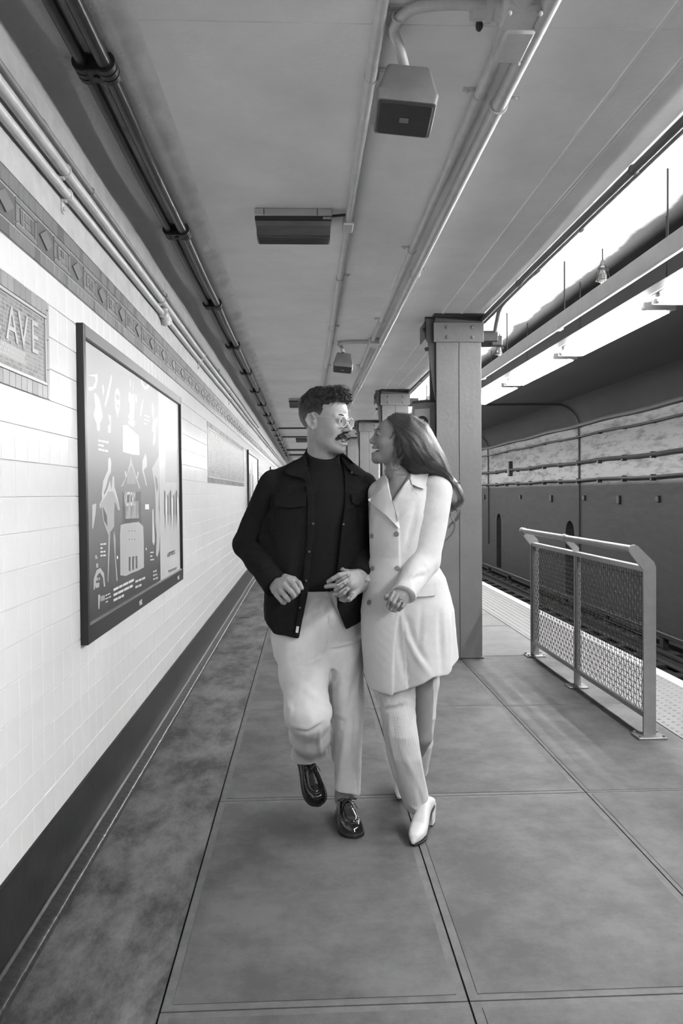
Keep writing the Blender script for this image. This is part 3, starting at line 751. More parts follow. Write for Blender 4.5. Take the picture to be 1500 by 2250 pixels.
def speaker(x, y, zb, label, jb_y, strap_pt=True):
    """wedge cabinet hung face down: narrow at the top, dark grille underneath"""
    t = thing('ceiling_speaker', label, 'speaker', (x, y, zb))
    w0, w1, d0, d1, h = .072, .096, .055, .082, .155
    tilt = Matrix.Rotation(math.radians(-14), 4, 'X') @ Matrix.Rotation(math.radians(6), 4, 'Y')
    T = Matrix.Translation((x, y, zb + h)) @ tilt
    def put(b): b.v = [tuple(T @ Vector(v)) for v in b.v]; return b
    def ring(w, d, z, r, bow=0):
        out = []
        for sx, sy in ((1, -1), (1, 1), (-1, 1), (-1, -1)):
            cx, cy = sx * (w - r), sy * (d - r)
            a0 = {(1, -1): -math.pi / 2, (1, 1): 0, (-1, 1): math.pi / 2, (-1, -1): math.pi}[(sx, sy)]
            for k in range(4):
                a = a0 + k * math.pi / 6
                out.append((cx + r * math.cos(a), cy + r * math.sin(a), z))
        return out
    b = MB()
    rings = [ring(w0 - .012, d0 - .012, 0, .012), ring(w0 - .003, d0 - .003, -.004, .014), ring(w0, d0, -.014, .014), ring(w1 - .004, d1, -h * .72, .014), ring(w1, d1 + .004, -h * .80, .012), ring(w1 - .006, d1 - .004, -h, .010)]
    vs = [p for r in rings for p in r]; n = 16; fs = [tuple(range(n))[::-1]]
    for i in range(len(rings) - 1):
        for k in range(n): fs.append((i * n + k, i * n + (k + 1) % n, (i + 1) * n + (k + 1) % n, (i + 1) * n + k))
    fs.append(tuple((len(rings) - 1) * n + k for k in range(n)))
    b.add(vs, fs)
    put(b).build('cabinet', M['speaker'], t, smooth=35)
    b = MB(); rr = [ring(w1 - .010, d1 - .008, -h - .0005, .010), ring(w1 - .016, d1 - .014, -h - .006, .010)]
    b.add([p for r in rr for p in r], [(k, (k + 1) % n, n + (k + 1) % n, n + k) for k in range(n)] + [tuple(n + k for k in range(n))])
    g = put(b).build('grille', M['grille'], t, smooth=30)
    b = MB().bbox(-.014, .014, -.010, .010, -h - .0085, -h - .0055, .001); put(b).build('badge', M['rail_steel'], g)
    b = MB().bbox(-.03, .03, -.02, .02, 0, .008, .002); b.tube([(-.01, 0, .004), (-.01, 0, .03)], .016, 10); put(b).build('mount', M['dark_metal'], t, smooth=40)
    top = T @ Vector((-.01, 0, .028))
    pts = [Vector(top), top + Vector((-.02, -.035, .045)), Vector((x - .055, y - .10, 2.80)), Vector((x - .03, y - .165, 2.806)), Vector((x + .02, y - .20, 2.808)), Vector((x + .12, y - .215, 2.808)), Vector((x + .2, y - .205, 2.808)), Vector((.636, jb_y, 2.806))]
    out = []
    for i in range(len(pts) - 1):
        p0, p1, p2, p3 = pts[max(i - 1, 0)], pts[i], pts[i + 1], pts[min(i + 2, len(pts) - 1)]
        for k in range(5):
            u = k / 5
            out.append(.5 * ((2 * p1) + (p2 - p0) * u + (2 * p0 - 5 * p1 + 4 * p2 - p3) * u * u + (3 * p1 - p0 - 3 * p2 + p3) * u ** 3))
    out.append(pts[-1])
    MB().tube(out, .0165, 12).build('feed_conduit', M['pipe'], t, smooth=True)
    b = MB().bbox(x - .075, x - .02, y - .175, y - .15, 2.822, 2.83, .001); b.tube([(x - .045 + .019 * math.cos(a), y - .155, 2.806 + .019 * math.sin(a)) for a in [2 * math.pi * k / 12 for k in range(12)]], .004, 6, closed=True)
    b.build('strap', M['pipe'], t, smooth=40)
    return t
speaker(.335, 2.56, 2.552, 'grey downward facing speaker hanging near the camera beside the junction box', 2.37)
speaker(.38, 7.75, 2.57, 'smaller looking grey speaker further down the ceiling, above the walking couple', 7.5)
t = thing('conduit_box', 'pale junction box on the ceiling conduits, feeding the near speaker', 'box', (.65, 2.5, 2.77))
MB().bbox(.612, .708, 2.40, 2.58, 2.762, 2.83, .010).build('cover', M['pipe'], t, smooth=40)
b = MB().bbox(.585, .70, 2.30, 2.42, 2.77, 2.83, .012); b.tube([(.636, 2.20, 2.806), (.636, 2.32, 2.806)], .034, 12); b.tube([(.50, 2.37, 2.806), (.60, 2.37, 2.806)], .028, 12); b.tube([(.54, 2.37, 2.806), (.56, 2.37, 2.806)], .033, 12)
b.build('elbow_body', M['pipe'], t, smooth=40)
for p in ((.60, 2.31, 2.765), (.69, 2.31, 2.765), (.695, 2.57, 2.761)): MB().sphere(p, .008, 8, 5).build('screw', M['pipe'], t, smooth=True)
MB().sphere((.545, 2.46, 2.815), .017, 10, 6, (.7, 1.2, 1)).build('tag_disc', M['dark_metal'], t, smooth=True)
t = thing('conduit_box', 'pale junction box on the ceiling conduits, feeding the further speaker', 'box', (.65, 7.5, 2.77))
MB().bbox(.60, .70, 7.42, 7.62, 2.765, 2.83, .010).build('cover', M['pipe'], t, smooth=40)

def bulkhead(x, y, label):
    t = thing('bulkhead_lamp', label, 'lamp', (x, y, CEIL))
    b = MB().bbox(x - .198, x + .198, y, y + .235, CEIL - .038, CEIL, .005)
    b.build('base', M['white_paint'], t)
    for dx in (-.15, .12): MB().bbox(x + dx, x + dx + .004, y - .002, y + .01, CEIL - .036, CEIL - .004, .001).build('clip', M['dark_metal'], t)
    MB().bbox(x - .195, x + .195, y + .003, y + .232, CEIL - .062, CEIL - .037, .004).build('rim', M['frame_black'], t)
    b = MB(); prof = [(y + .010, CEIL - .06), (y + .014, CEIL - .085), (y + .045, CEIL - .122), (y + .08, CEIL - .13), (y + .16, CEIL - .13), (y + .195, CEIL - .122), (y + .226, CEIL - .085), (y + .228, CEIL - .06)]
    b.prism(prof, 'x', x - .188, x + .188); b.build('lens', M['fixture_lens'], t, smooth=30)
    for q in range(9): MB().bbox(x - .18, x + .18, y + .05 + .014 * q, y + .054 + .014 * q, CEIL - .1325, CEIL - .1295, .0008).build('lens_rib', M['fixture_lens'], t)
    MB().bbox(x + .15, x + .19, y - .003, y + .004, CEIL - .056, CEIL - .044, .001).build('latch', M['rail_steel'], t)
    b = MB().tube([(x + .195, y + .03, CEIL - .03), (.225, y + .03, CEIL - .022)], .007, 8); b.build('lead', M['dark_metal'], t)
bulkhead(-.052, 4.08, 'unlit bulkhead lamp with a smoky lens on the ceiling, nearest of its row')
bulkhead(-.052, 12.1, 'unlit bulkhead lamp on the ceiling, second of its row, half behind the man\'s head')
bulkhead(-.052, 20.3, 'unlit bulkhead lamp on the ceiling, furthest of its row')

# conduits along the ceiling's open edge
run_pipe('edge_conduit', 'dark grey conduit tucked along the open edge of the platform ceiling', 1.462, 2.803, .019, [3.5, 5.4, 7.5, 10, 13, 17], mat('edge_pipe', .10, .4, var=.2), ya=-12.5)
run_pipe('edge_conduit', 'grey conduit just outside the platform ceiling edge, above the columns', 1.535, 2.842, .0165, [4.4, 8.5, 12, 16], M['pipe_grey'], couplings=[(5.25, .05), (9.2, .05)], ya=-12.5)

t = bpy.data.objects['edge_conduit.001']
MB().tube(spline_pts([(1.535, 6.05, 2.842), (1.54, 6.25, 2.825), (1.555, 6.42, 2.76), (1.56, 6.50, 2.70)]), .0165, 10).build('drop_bend', M['pipe_grey'], t, smooth=True)
# ------------------------------------------------------------------ columns
def column(y, label, sign=False):
    t = thing('steel_column', label, 'column', (1.26, y, 0))
    x0, x1 = 1.078, 1.452
    MB().bbox(x0, 1.2635, y, y + .022, .012, 2.62, .003).build('flange_plate', M['steel_paint'], t)
    MB().bbox(1.2665, x1, y, y + .022, .012, 2.62, .003).build('flange_plate', M['steel_paint'], t)
    MB().box(x0 + .05, x1 - .05, y + .022, y + .03, .012, 2.62).build('seam_backing', M['dark_metal'], t)
    MB().bbox(1.255, 1.275, y + .03, y + .34, .012, 2.83, .002).build('web', M['steel_paint'], t)
    MB().bbox(x0, x1, y + .34, y + .362, .012, 2.83, .003).build('rear_flange', M['steel_paint'], t)
    b = MB(); b.bbox(x0 - .022, x1 + .018, y - .014, y + .008, 2.615, 2.775, .003); b.build('cap_plate', M['steel_paint'], t)
    MB().bbox(x0 - .022, x1 + .018, y - .016, y - .010, 2.615, 2.635, .002).build('cap_lip', M['steel_paint'], t)
    MB().bbox(x0 - .03, x1 + .03, y - .10, y + .40, 2.815, 2.833, .003).build('bearing_plate', M['steel_dark'], t)
    MB().bbox(x0 - .01, x1 + .01, y - .01, y + .35, 2.775, 2.817, .003).build('cap_block', M['steel_dark'], t)
    for x in (1.165, 1.375):
        for z in (2.655, 2.735): MB().sphere((x, y - .014, z), .016, 10, 6, (1, .7, 1)).build('rivet', M['steel_paint'], t, smooth=True)
    # side bracket: tapered gusset with rivets
    b = MB(); b.prism([(x0 - .085, 2.83), (x0 - .085, 2.66), (x0 - .06, 2.62), (x0 - .045, 2.45), (x0 - .02, 2.25), (x0, 2.15), (x0, 2.83)], 'y', y + .03, y + .06)
    b.bbox(x0 - .085, x0 - .075, y + .03, y + .34, 2.66, 2.80, .002)
    b.build('gusset', M['steel_dark'], t)
    for z in (2.73, 2.57): MB().sphere((x0 - .090 + (.02 if z < 2.6 else 0), y + .06, z), .018, 10, 6).build('rivet', M['steel_dark'], t, smooth=True)
    b = MB(); b.bbox(x1 + .0, x1 + .145, y + .02, y + .30, 2.63, 2.715, .004); b.bbox(x1 + .10, x1 + .19, y + .05, y + .12, 2.60, 2.68, .006)
    b.build('beam_stub', M['steel_dark'], t)
    MB().bbox(x0 - .012, x1 + .012, y - .012, y + .37, 0, .014, .002).build('base_plate', M['steel_dark'], t)
    return t
CY = [6.53 + 4.66 * k for k in range(5)]
names = ['grey riveted steel column standing right behind the woman', 'second grey steel column along the platform, above the woman\'s head', 'third grey steel column along the platform, between the two heads', 'fourth grey steel column along the platform', 'furthest grey steel column along the platform']
for y, n in zip(CY, names): column(y, n)
column(6.53 - 4.66 * 2, 'grey steel column on the platform edge behind the camera')
# station number sign on a curved enclosure at the first column's side
t = thing('column_sign', 'white number card with a dark disc on a grey curved enclosure beside the first column', 'sign', (1.0, 6.7, 2.0))
b = MB(); n = 10
arc = [(1.10 - .175 * math.sin(a), 6.86 - .13 * math.cos(a)) for a in [math.pi / 2 * k / n for k in range(n + 1)]]
b.prism(arc + [(1.10, 6.86)], 'z', 1.05, 2.150); b.build('enclosure', M['pipe_grey'], t, smooth=40)
b = MB(); arc2 = [(1.10 - .182 * math.sin(a), 6.86 - .140 * math.cos(a)) for a in [math.pi / 2 * k / n for k in range(n + 1)]]
b.prism(arc2 + [(1.10, 6.86)], 'z', 2.146, 2.168); b.build('rim', M['steel_dark'], t, smooth=40)
def wrap(x, lift=.0): 
    s = min(max((1.10 - x) / .175, 0), 1); return 6.86 - .13 * math.sqrt(max(0, 1 - s * s)) - lift
b = MB(); xs = np.linspace(.937, 1.055, 9)
b.add([(x, wrap(x, .002), z) for x in xs for z in (1.86, 2.095)], [(2 * i, 2 * i + 2, 2 * i + 3, 2 * i + 1) for i in range(8)]); b.build('card', M['white_paint'], t)
b = MB(); cx, cz, rr = 0.990, 1.985, .050
vs = [(cx, wrap(cx, .005), cz)] + [(cx + rr * math.cos(a), wrap(cx + rr * math.cos(a), .004), cz + rr * math.sin(a)) for a in [2 * math.pi * k / 28 for k in range(28)]]
b.add(vs, [(0, 1 + k, 1 + (k + 1) % 28) for k in range(28)]); b.build('disc', M['frame_black'], t)
me = text_mesh('STL', .058, .0, .0022); me.materials.clear(); me.materials.append(M['white_paint'])
me.transform(Matrix.Rotation(math.pi / 2, 4, 'X'))
for v in me.vertices: v.co.x = v.co.x * .8 + .944; v.co.z += 1.964; v.co.y = wrap(v.co.x, .0065)
link('lettering', me, t)

# ------------------------------------------------------------------ fluorescent fixtures, duct, hangers
t = thing('cable_duct', 'long pale grey duct hung over the platform edge above the lit tubes', 'duct', (2.18, 0, 2.8))
MB().bbox(2.145, 2.19, -12.5, 36, 2.768, 2.885, .004).build('trough', M['duct'], t)
MB().bbox(2.143, 2.166, -12.5, 36, 2.758, 2.769, .002).build('lower_flange', M['white_paint'], t)
for k in range(12): MB().bbox(2.141, 2.195, .9 + 2.9 * k, .98 + 2.9 * k, 2.756, 2.80, .003).build('splice', M['duct'], t)
for k in range(18): MB().tube([(2.17, -1 + 1.9 * k, 2.88), (2.17, -1 + 1.9 * k, TC)], .006, 6).build('hanger', M['dark_metal'], t)
t = thing('lamp_channel', 'grey steel channel carrying the row of fluorescent lamps', 'channel', (2.53, 0, 2.8))
MB().bbox(2.505, 2.56, -12.5, 36, 2.800, 2.862, .004).build('channel', M['pipe_grey'], t)
for k in range(20): MB().tube([(2.53, -1.5 + 1.75 * k, 2.86), (2.53, -1.5 + 1.75 * k, TC)], .006, 6).build('hanger', M['dark_metal'], t)
FL = 2.1
which = {k: '%s in view from the camera' % ORD[k] for k in range(15)}
for k in range(-8, 15):
    y = 5.62 + FL * k
    t = thing('fluorescent_lamp', 'lit twin tube fluorescent lamp over the platform edge, ' + which[k] if k in which else 'lit twin tube fluorescent lamp over the platform edge behind the camera', 'lamp', (2.57, y, 2.75), group='lit fluorescent lamps over the platform edge')
    MB().bbox(2.502, 2.70, y + .04, y + FL - .04, 2.745, 2.757, .003).build('reflector', M['white_paint'], t)
    MB().bbox(2.52, 2.63, y + .03, y + FL - .03, 2.756, 2.799, .003).build('housing', M['pipe'], t)
    for x, z in ((2.478, 2.716), (2.668, 2.706)):
        MB().tube([(x, y + .14, z), (x, y + FL - .14, z)], .019, 12).build('tube', M['tube'], t, smooth=True)
        for e in (y + .09, y + FL - .14): MB().tube([(x, e, z), (x, e + .05, z)], .020, 10).build('socket', M['tube_cap'], t, smooth=40)
    for e in (y + .06, y + FL - .09): MB().bbox(2.45, 2.69, e, e + .03, 2.69, 2.746, .004).build('end_bracket', M['tube_cap'], t)
# caged emergency bulbs above the duct
glass = bpy.data.materials.new('bulb_glass'); glass.use_nodes = True
g = glass.node_tree.nodes['Principled BSDF']; g.inputs['Transmission Weight'].default_value = .9; g.inputs['Roughness'].default_value = .05; g.inputs['Base Color'].default_value = (.85, .85, .85, 1)
def caged(y, label):
    x, zt = 2.36, 3.30
    t = thing('caged_bulb', label, 'lamp', (x, y, zt))
    MB().tube([(x, y, zt), (x, y, zt - .13)], .005, 6).build('stem', M['dark_metal'], t)
    MB().tube([(x, y, zt - .09), (x, y, zt - .12), (x, y, zt - .14)], [.012, .022, .022], 10).build('socket', M['pipe_grey'], t, smooth=40)
    b = MB(); prof = [(.020, -.14), (.024, -.155), (.033, -.18), (.036, -.205), (.028, -.23), (.012, -.243), (.001, -.245)]
    n = 14; b.add([(x + r * math.cos(2 * math.pi * k / n), y + r * math.sin(2 * math.pi * k / n), zt + z) for r, z in prof for k in range(n)], [(i * n + k, i * n + (k + 1) % n, (i + 1) * n + (k + 1) % n, (i + 1) * n + k) for i in range(len(prof) - 1) for k in range(n)])
    for q in range(len(b.v)): b.v[q] = (b.v[q][0], b.v[q][1], b.v[q][2] - .03)
    b.build('bulb', glass, t, smooth=True)
    for k in range(5):
        a = 2 * math.pi * k / 5
        MB().tube([(x + r * math.cos(a), y + r * math.sin(a), zt + z) for r, z in ((.02, -.125), (.045, -.17), (.055, -.22), (.05, -.25))], .003, 5).build('cage_wire', M['dark_metal'], t)
    for r, z in ((.05, -.25), (.046, -.17)):
        MB().tube([(x + r * math.cos(a), y + r * math.sin(a), zt + z) for a in [2 * math.pi * q / 16 for q in range(16)]], .003, 5, closed=True).build('cage_ring', M['dark_metal'], t)
caged(6.25, 'wire caged bulb hanging above the grey duct, nearer of the two')
caged(9.6, 'wire caged bulb hanging above the grey duct beside the first column')

# ------------------------------------------------------------------ guard railing
RX, RA, RB = 1.905, 4.36, 6.60
t = thing('guard_railing', 'steel guard railing with woven wire panels and a round handrail on the platform', 'railing', (RX, RA, 0))
RM = (RA + .05 + RB) / 2 + .02
def post(y, th):
    b = MB()
    poly = [(RX - .028, .012), (RX + .042, .012), (RX + .042, .955), (RX + .03, .985), (RX - .062, 1.075), (RX - .078, 1.082), (RX - .098, 1.078), (RX - .110, 1.062), (RX - .112, 1.045), (RX - .102, 1.03), (RX - .028, .935)]
    b.prism(poly, 'y', y - th / 2, y + th / 2); o = b.build('post', M['rail_steel'], t)
    MB().bbox(RX - .075, RX + .085, y - .06, y + .06, 0, .012, .002).build('base_plate', M['rail_steel'], t)
    for dx, dy in ((-.06, -.045), (.07, -.045), (-.06, .045), (.07, .045)): MB().tube([(RX + dx, y + dy, .012), (RX + dx, y + dy, .024)], .009, 6).build('bolt', M['rail_steel'], t)
post(RA, .016); post(RB, .016)
b = MB().bbox(RX - .022, RX + .022, RM - .012, RM + .012, .012, .93, .002); b.build('post', M['rail_steel'], t)
MB().bbox(RX - .075, RX + .06, RM - .06, RM + .06, 0, .012, .002).build('base_plate', M['rail_steel'], t)
MB().prism([(RX + .01, .955), (RX - .02, .955), (RX - .088, 1.03), (RX - .088, 1.052), (RX - .06, 1.052), (RX + .012, .985)], 'y', RM - .008, RM + .008).build('bracket', M['rail_steel'], t)
MB().tube([(RX - .088, RA - .004, 1.055), (RX - .088, RB + .03, 1.055)], .0215, 16).build('handrail', M['rail_steel'], t, smooth=50)
for y in (RM, RB + .02): MB().tube([(RX - .088, y - .016, 1.055), (RX - .088, y + .016, 1.055)], .027, 16).build('collar', M['rail_steel'], t, smooth=50)
MB().bbox(RX - .02, RX + .02, RA + .008, RB - .008, .925, .957, .003).build('top_rail', M['rail_steel'], t)
MB().bbox(RX - .02, RX + .02, RA + .008, RB - .008, .105, .135, .003).build('bottom_rail', M['rail_steel'], t)
for a, c in ((RA + .010, RM - .013), (RM + .013, RB - .010)):
    for y in (a, c - .014): MB().bbox(RX - .016, RX + .016, y, y + .014, .135, .925, .002).build('panel_stile', M['rail_steel'], t)
    b = MB(); n = int((c - a) / .036)
    for k in range(1, n):
        y = a + (c - a) * k / n
        b.tube([(RX + .004 * (1 if (q + k) % 2 else -1), y, .135 + .79 * q / 24) for q in range(25)], .0022, 4, cap=False)
    for q in range(1, 24):
        z = .135 + .79 * q / 24
        b.tube([(RX + .004 * (-1 if (q + k) % 2 else 1), a + (c - a) * k / n, z) for k in range(n + 1)], .0022, 4, cap=False)
    b.build('woven_wire', M['wire'], t, fix=False, kind='stuff')

# ------------------------------------------------------------------ the far end of the platform
for k, (yy, z, r) in enumerate(((16.5, 2.735, .018), (19.0, 2.735, .018), (24.0, 2.70, .03), (27.0, 2.70, .03))):
    tag(MB().tube([(-.56, yy, z), (1.06, yy, z)], r, 10).build('crossing_pipe', M['dark_metal'], smooth=40), 'dark pipe crossing under the ceiling at the far end, ' + ('nearest', 'second', 'third', 'furthest')[k] + ' of four', 'pipe', 'pipes crossing the far ceiling')
t = thing('ceiling_beam', 'pale boxed beam dropping from the ceiling at the far end of the platform', 'beam', (0, 30, 2.6))
MB().bbox(-.55, 1.40, 31.0, 31.6, 2.45, 2.70, .03).build('beam', M['plaster'], t)
# ------------------------------------------------------------------ smooth solid modelling for the people
V3 = lambda p: np.array(tuple(p), dtype=np.float32)
class Solid:
    """a solid grown from blended primitives; .mesh() turns it into one continuous surface"""
    def __init__(self): self.ops = []
    def put(self, kind, fn, lo, hi, k=0.01):
        self.ops.append((kind, fn, V3(lo), V3(hi), k)); return self
    def rc(self, a, b, ra, rb, k=0.015, kind='u', flat=None):
        """tapered capsule; flat = (axis vector, factor) squashes it along that axis"""
        a, b = V3(a), V3(b); d = b - a; L2 = float(d @ d) + 1e-12
        if flat is not None:
            ax = V3(flat[0]); ax = ax / np.linalg.norm(ax); s = flat[1]
        def fn(p):
            q = p - a
            t = np.clip(q @ d / L2, 0, 1)
            r = q - t[:, None] * d
            if flat is not None:
                c = r @ ax
                r = r + ((1 / s - 1) * c)[:, None] * ax
                return (np.sqrt((r * r).sum(1)) - (ra + (rb - ra) * t)) * min(1, s)
            return np.sqrt((r * r).sum(1)) - (ra + (rb - ra) * t)
        m = max(ra, rb) * (max(1, flat[1]) if flat else 1)
        return self.put(kind, fn, np.minimum(a, b) - m, np.maximum(a, b) + m, k)
    def chain(self, pts, rs, k=0.01, kind='u', flat=None):
        for i in range(len(pts) - 1): self.rc(pts[i], pts[i + 1], rs[i], rs[i + 1], k, kind, flat)
        return self
    def ell(self, c, r, R=None, k=0.015, kind='u'):
        c, r = V3(c), V3(r); R_ = None if R is None else np.array(R, dtype=np.float32)
        def fn(p):
            q = p - c
            if R_ is not None: q = q @ R_                     # columns of R are the ellipsoid's axes
            k0 = np.sqrt(((q / r) ** 2).sum(1)); k1 = np.sqrt(((q / (r * r)) ** 2).sum(1)) + 1e-9
            return k0 * (k0 - 1) / k1
        m = float(r.max()) if R_ is not None else r
        return self.put(kind, fn, c - m, c + m, k)
    def loft(self, rows, k=0.015, kind='u', folds=None, power=2.0):
        """stack of horizontal ellipses: rows of (z, cx, cy, rx, ry)"""
        T = np.array(sorted(rows), dtype=np.float64); z0, z1 = T[0, 0], T[-1, 0]
        def fn(p):
            z = p[:, 2]; zc = np.clip(z, z0, z1)
            cx, cy, rx, ry = (np.interp(zc, T[:, 0], T[:, j]) for j in range(1, 5))
            dx, dy = p[:, 0] - cx, p[:, 1] - cy
            if folds is not None:
                f = folds(np.arctan2(dy / ry, dx / rx), zc); rx = rx + f; ry = ry + f
            if power == 2.0:
                k0 = np.sqrt((dx / rx) ** 2 + (dy / ry) ** 2)
            else:
                k0 = (np.abs(dx / rx) ** power + np.abs(dy / ry) ** power) ** (1 / power)
            k1 = np.sqrt((dx / (rx * rx)) ** 2 + (dy / (ry * ry)) ** 2) + 1e-6
            d = (k0 - 1) * np.minimum(k0 / k1, np.minimum(rx, ry))
            dz = np.maximum(z0 - z, z - z1)
            return np.maximum(d, dz).astype(np.float32)
        lo = (float((T[:, 1] - T[:, 3]).min()) - .02, float((T[:, 2] - T[:, 4]).min()) - .02, z0)
        hi = (float((T[:, 1] + T[:, 3]).max()) + .02, float((T[:, 2] + T[:, 4]).max()) + .02, z1)
        return self.put(kind, fn, lo, hi, k)
    def plane(self, pt, n, k=0.003, lo=None, hi=None):
        """cuts away everything on the side n points to (only inside the box lo..hi when given)"""
        pt, n = V3(pt), V3(n); n = n / np.linalg.norm(n)
        if lo is None: return self.put('i', lambda p: (p - pt) @ n, (-9,) * 3, (9,) * 3, k)
        lo, hi = V3(lo), V3(hi)
        def fn(p):
            bx = np.maximum(np.maximum(lo - p, p - hi).max(1), 0)
            return np.where(bx > 0, -1.0, (p - pt) @ n).astype(np.float32)
        return self.put('i', fn, (-9,) * 3, (9,) * 3, k)
    def warp(self, fn): return self.put('d', fn, (-9,) * 3, (9,) * 3, 0)
    def cut(self, fn, lo, hi, k=0.003): return self.put('s', fn, lo, hi, k)
    def val(self, p, lo=None, hi=None):
        p = np.asarray(p, dtype=np.float32)
        if lo is None: lo, hi = p.min(0), p.max(0)
        v = np.full(len(p), 1.0, dtype=np.float32)
        for kind, fn, a, b, k in self.ops:
            if kind in 'us' and ((a - k - .02 > hi).any() or (b + k + .02 < lo).any()): continue
            if kind == 'd': v = v + fn(p, v); continue
            d = fn(p)
            if kind == 'u':
                if k > 0:
                    h = np.clip(.5 + .5 * (v - d) / k, 0, 1); v = v + (d - v) * h - k * h * (1 - h)
                else: v = np.minimum(v, d)
            else:
                e = -d if kind == 's' else d
                if k > 0:
                    h = np.clip(.5 - .5 * (v - e) / k, 0, 1); v = v + (e - v) * h + k * h * (1 - h)
                else: v = np.maximum(v, e)
        return v.astype(np.float32)
    def mesh(self, h, B=22):
        us = [o for o in self.ops if o[0] == 'u']
        lo = np.min([o[2] for o in us], 0) - .03; hi = np.max([o[3] for o in us], 0) + .03
        nb = np.ceil((hi - lo) / (h * B)).astype(int)
        keys, verts, quads = [], [], []
        DIM = (nb * B + 4).astype(np.int64)
        ax = np.arange(-1, B + 1)
        G = np.stack(np.meshgrid(ax, ax, ax, indexing='ij'), -1)
        n = B + 2; half = h * B * .5
        for bi in np.ndindex(*nb):
            org = np.array(bi) * B
            blo = lo + (org - 1) * h; bhi = lo + (org + B) * h
            if not any((o[2] - .01 <= bhi).all() and (o[3] + .01 >= blo).all() for o in us): continue
            c = (blo + bhi) / 2
            v0 = self.val(c[None], blo, bhi)[0]
            if abs(v0) > half * 2.6 + .02: continue
            p = (lo + (G + org) * h).reshape(-1, 3).astype(np.float32)
            v = self.val(p, blo, bhi).reshape(n, n, n)
            s = v < 0
            if s.all() or not s.any(): continue
            m = n - 1
            cnt = np.zeros((m, m, m), np.int8)
            for i in (0, 1):
                for j in (0, 1):
                    for k in (0, 1): cnt += s[i:m + i, j:m + j, k:m + k]
            act = np.argwhere((cnt > 0) & (cnt < 8))
            if not len(act): continue
            C = np.zeros((len(act), 3), np.float64); W = np.zeros(len(act))
            for a in range(3):
                o1, o2 = [x for x in range(3) if x != a]
                for i in (0, 1):
                    for j in (0, 1):
                        e = np.zeros(3, int); e[o1] = i; e[o2] = j
                        f = e.copy(); f[a] = 1
                        A = act + e; Bq = act + f
                        va = v[A[:, 0], A[:, 1], A[:, 2]]; vb = v[Bq[:, 0], Bq[:, 1], Bq[:, 2]]
                        x = (va < 0) != (vb < 0)
                        t = va / (va - vb + 1e-20)
                        pt = A.astype(np.float64); pt[:, a] += np.clip(t, 0, 1)
                        C += np.where(x[:, None], pt, 0); W += x
            C = C / W[:, None]
            gidx = act + org          # shifted by one so that -1 becomes 0
            key = (gidx[:, 0] * DIM[1] + gidx[:, 1]) * DIM[2] + gidx[:, 2]
            keys.append(key); verts.append(lo + (C + org - 1) * h)
            idx = np.full((m, m, m), -1, np.int64); idx[act[:, 0], act[:, 1], act[:, 2]] = key
            for a in range(3):
                o1, o2 = [x for x in range(3) if x != a]
                s0 = np.moveaxis(s, (a, o1, o2), (0, 1, 2)); I = np.moveaxis(idx, (a, o1, o2), (0, 1, 2))
                x = s0[1:m, 1:m, 1:m] != s0[2:m + 1, 1:m, 1:m]
                w = np.argwhere(x) + 1
                if not len(w): continue
                q = np.stack([I[w[:, 0], w[:, 1] - 1, w[:, 2] - 1], I[w[:, 0], w[:, 1], w[:, 2] - 1], I[w[:, 0], w[:, 1], w[:, 2]], I[w[:, 0], w[:, 1] - 1, w[:, 2]]], 1)
                fl = s0[w[:, 0], w[:, 1], w[:, 2]] ^ (a == 1)
                q = np.where(fl[:, None], q, q[:, ::-1])
                quads.append(q)
        keys = np.concatenate(keys); verts = np.concatenate(verts); quads = np.concatenate(quads)
        uk, first = np.unique(keys, return_index=True)
        verts = verts[first]
        ok = (quads >= 0).all(1); quads = quads[ok]
        pos = np.clip(np.searchsorted(uk, quads), 0, len(uk) - 1)
        good = (uk[pos] == quads).all(1)
        return verts.astype(np.float32), pos[good].astype(np.int32)
    def hit(self, px, py, y0=2.4, y1=4.2, off=0.0):
        """where the ray through a photograph pixel meets the solid, lifted towards the viewer by off"""
        r = ray(px, py); r = np.array(r / r.y, dtype=np.float32)
        o = np.array((0, 0, CAMZ), dtype=np.float32)
        ts = np.arange(y0, y1, .004, dtype=np.float32)
        v = self.val(o + ts[:, None] * r)
        w = np.where(v < 0)[0]
        if not len(w): return None
        i = max(int(w[0]), 1); t = ts[i - 1] + (ts[i] - ts[i - 1]) * v[i - 1] / (v[i - 1] - v[i] + 1e-9)
        return Vector([float(c) for c in o + (t - off) * r])
def mesh_obj(name, vq, mats, parent=None, smooth_iter=1, **props):
    v, q = vq
    if smooth_iter:
        # one light relaxation of the surface net
        e = np.concatenate([q[:, [0, 1]], q[:, [1, 2]], q[:, [2, 3]], q[:, [3, 0]]])
        for _ in range(smooth_iter):
            acc = np.zeros_like(v); n = np.zeros(len(v), np.float32)
            for a, b in ((0, 1), (1, 0)):
                for c in range(3): acc[:, c] += np.bincount(e[:, a], v[e[:, b], c], len(v)).astype(np.float32)
                n += np.bincount(e[:, a], minlength=len(v))
            v = v * .5 + .5 * acc / np.maximum(n, 1)[:, None]
    me = bpy.data.meshes.new(name)
    me.vertices.add(len(v)); me.vertices.foreach_set('co', v.astype(np.float32).ravel())
    me.loops.add(q.size); me.loops.foreach_set('vertex_index', q.ravel().astype(np.int32))
    me.polygons.add(len(q)); me.polygons.foreach_set('loop_start', np.arange(0, q.size, 4, dtype=np.int32))
    me.polygons.foreach_set('loop_total', np.full(len(q), 4, np.int32)) if False else None
    me.update(calc_edges=True)
    if not isinstance(mats, (list, tuple)): mats = [mats]
    for m in mats: me.materials.append(m)
    me.shade_smooth()
    return link(name, me, parent, **props)
